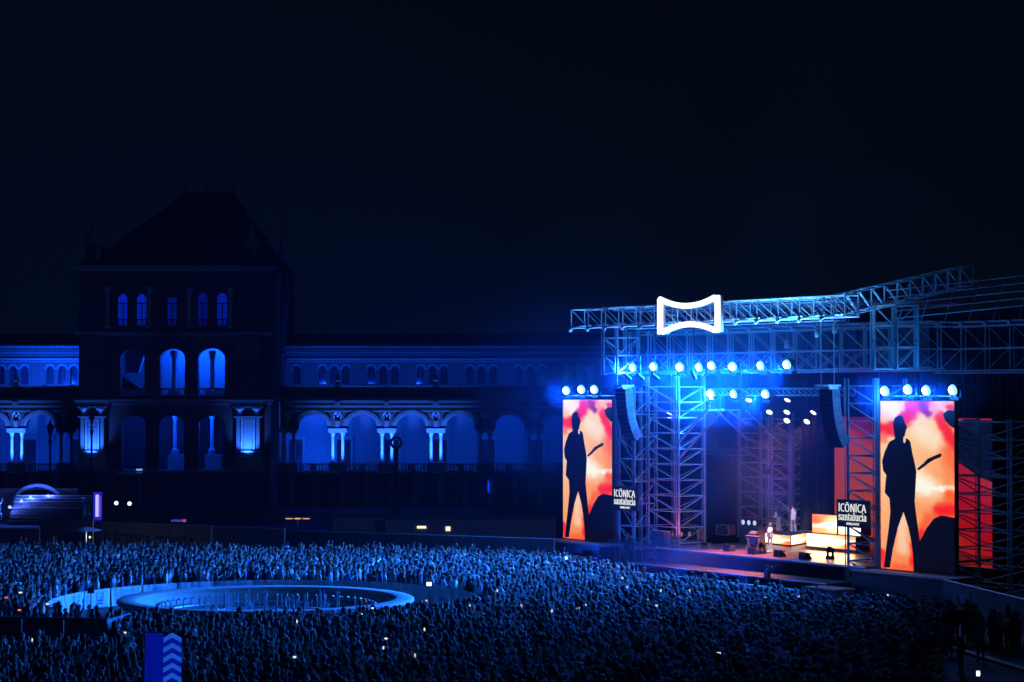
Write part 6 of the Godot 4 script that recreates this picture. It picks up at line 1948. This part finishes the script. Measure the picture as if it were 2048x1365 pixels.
	for k in 3:
		tube(lt, "lamp_housing", Vector3(-0.6 + k * 0.58, 1.42, -0.2), Vector3(-0.6 + k * 0.58, 1.42, 0.28), 0.20, M.black, true)
		obj(lt, "lamp_lens", lathe([[0.0, 0.02], [0.17, 0.0]], 16), M.blue_spot_lens, Transform3D(Basis(Vector3.RIGHT, PI / 2), Vector3(-0.6 + k * 0.58, 1.42, 0.29)))
	spot(lt, Vector3(0, 1.42, 0.4), Vector3(0, 1.0, 6.0), Color(0.4, 0.6, 1.0), 1.2, 45.0)
	# monitors along the front edge
	for q in [[1414, 1098, 0], [1459, 1103, 1], [1508, 1109, 2], [1560, 1114, 3], [1611, 1119, 4]]:
		var p := fl(q[0], q[1], 1.9)
		var m := sthing("monitor_wedge", "black wedge monitor on the stage edge, %s from the bright tower" % nth(q[2]), "speaker", Vector3(p.x, 1.9, minf(p.z, -0.35)), "wedge monitors along the stage edge")
		obj(m, "cabinet", wedge(0.62, 0.42, 0.5), M.black)
		box(m, "grille", Vector3(0, 0.24, -0.12), Vector3(0.54, 0.36, 0.02), M.panel_grey, Basis(Vector3.RIGHT, -0.75))
	# moving heads on the floor
	for q in [[1349, 1086, true], [1366, 1086, true], [1382, 1085, true], [1525, 1108, false], [1661, 1118, false]]:
		var p := fl(q[0], q[1], 1.9)
		var m := sthing("floor_lamp", "small moving lamp with a rosy lens beside the speaker stack" if q[2] else "black moving lamp standing on the front of the stage floor", "stage lamp", Vector3(p.x, 1.9, clampf(p.z, -9.0, -0.3)), "rosy moving lamps" if q[2] else "black moving lamps on the stage edge")
		box(m, "base", Vector3(0, 0.08, 0), Vector3(0.42, 0.16, 0.36), M.black)
		for s in [-1.0, 1.0]:
			box(m, "yoke_arm", Vector3(s * 0.22, 0.38, 0), Vector3(0.06, 0.5, 0.14), M.black)
		obj(m, "head", lathe([[0.0, -0.24], [0.13, -0.22], [0.18, 0.0], [0.19, 0.12], [0.15, 0.14]], 16), M.black, Transform3D(Basis(Vector3.RIGHT, PI / 2 - 0.15), Vector3(0, 0.55, 0)))
		if q[2]:
			obj(m, "lamp_lens", lathe([[0.11, 0.15], [0.15, 0.14]], 16), M.floor_lens, Transform3D(Basis(Vector3.RIGHT, PI / 2 - 0.15), Vector3(0, 0.55, 0)))
			obj(m, "lamp_lens", lathe([[0.0, 0.16], [0.06, 0.15]], 12), M.floor_lens, Transform3D(Basis(Vector3.RIGHT, PI / 2 - 0.15), Vector3(0, 0.55, 0)))
	# speaker stack and cases by the bright tower
	var sk := fl(1364, 1082, 1.9)
	var ss := sthing("speaker_stack", "tall dark stack of side-fill speakers beside the bright tower", "speaker", sk)
	for k in 5:
		obj(ss, "cabinet", bevelled(Vector3(1.05, 0.36, 0.7), 0.02), M.black, Transform3D(Basis(), Vector3(0, 1.0 + k * 0.37, 0)))
	obj(ss, "bass_cabinet", bevelled(Vector3(1.1, 0.82, 0.8), 0.02), M.black, Transform3D(Basis(), Vector3(0, 0.41, 0)))
	box(ss, "trim", Vector3(0, 0.84, 0.36), Vector3(1.08, 0.05, 0.1), M.case)
	for q in [[1392, 1083, 1.2, 0.75, "rosy metal-edged flight case beside the speaker stack"], [1382, 1080, 0.7, 1.0, "pale upright flight case behind the rosy one"], [1455, 1072, 1.3, 0.7, "dim flight case deep on the stage"]]:
		var p := fl(q[0], q[1], 1.9)
		var fc := sthing("flight_case", q[4], "flight case", Vector3(p.x, 1.9, maxf(p.z, -11.0)))
		obj(fc, "case_body", bevelled(Vector3(q[2], q[3], 0.7), 0.03), M.case, Transform3D(Basis(), Vector3(0, q[3] * 0.5 + 0.08, 0)))
		for s in [-1.0, 1.0]:
			tube(fc, "edge", Vector3(s * q[2] * 0.5, 0.08, 0.35), Vector3(s * q[2] * 0.5, 0.08 + q[3], 0.35), 0.03, M.alu)
			tube(fc, "castor", Vector3(s * q[2] * 0.4, 0, 0.2), Vector3(s * q[2] * 0.4, 0.08, 0.2), 0.05, M.black)
			box(fc, "corner_plate", Vector3(s * (q[2] * 0.5 - 0.08), q[3] * 0.85, 0.36), Vector3(0.14, 0.14, 0.02), M.alu)
		for y in [0.08, 0.08 + q[3]]:
			tube(fc, "edge", Vector3(-q[2] * 0.5, y, 0.35), Vector3(q[2] * 0.5, y, 0.35), 0.03, M.alu)
	var dk := sp(1322, 1080, -0.9)
	var dc := sthing("equipment_cover", "blue-grey crinkled sheet hung on the foot of the bright tower", "sheet", Vector3(dk.x, 1.9, -0.85))
	obj(dc, "sheet", drape_sheet(1.9, 1.0, 3), M.fabric_blue)
	tube(dc, "bar", Vector3(-0.95, 1.0, 0), Vector3(0.95, 1.0, 0), 0.03, M.alu)

func wedge(w: float, h: float, d: float) -> ArrayMesh:
	var pts := PackedVector2Array([Vector2(-d * 0.5, 0), Vector2(d * 0.5, 0), Vector2(d * 0.5, h), Vector2(d * 0.3, h), Vector2(-d * 0.5, h * 0.25)])
	var m := extrude(pts, -w * 0.5, w * 0.5)
	var st := SurfaceTool.new()
	st.append_from(m, 0, Transform3D(Basis(Vector3.UP, -PI / 2), Vector3.ZERO))
	return st.commit()

# ---------------------------------------------------------------- smoke
func smoke() -> void:
	for q in [[1475.0, 735.0, -1.0, Vector3(54, 26, 26), 0.0004, "thin bluish haze close round the stage"], [1500.0, 900.0, -6.0, Vector3(22, 12, 11), 0.011, "blue haze filling the depth of the stage"], [1450.0, 732.0, -1.5, Vector3(31, 8, 7.0), 0.014, "blue haze hanging round the lamp rows under the stage roof"], [1165.0, 778.0, 0.5, Vector3(7.5, 4, 4.0), 0.004, "blue haze round the lamps above the farther screen"], [1840.0, 778.0, 0.5, Vector3(10, 4.5, 5.0), 0.006, "blue haze round the lamps above the nearer screen"], [1310.0, 1112.0, 2.0, Vector3(11, 2.6, 6), 0.024, "blue stage smoke drifting low before the bright tower"], [1450.0, 1122.0, 4.0, Vector3(10, 1.8, 5), 0.02, "thin stage smoke over the pit before the stage"], [1412.0, 1010.0, -8.0, Vector3(3.2, 5.0, 3.0), 0.05, "faint column of smoke rising behind the flight cases"], [1560.0, 988.0, -9.0, Vector3(3.0, 2.8, 2.4), 0.06, "violet puff of smoke above the riser players"]]:
		var v := FogVolume.new()
		v.name = numbered("stage_smoke")
		v.shape = RenderingServer.FOG_VOLUME_SHAPE_ELLIPSOID
		v.size = q[3]
		var m := FogMaterial.new()
		m.density = q[4]
		m.albedo = Color(0.45, 0.68, 1.0)
		v.material = m
		add_child(v)
		v.transform = Transform3D(sbasis, sw(sp(q[0], q[1], q[2])))
		v.set_meta("kind", "stuff")
		tag(v, q[5], "smoke")
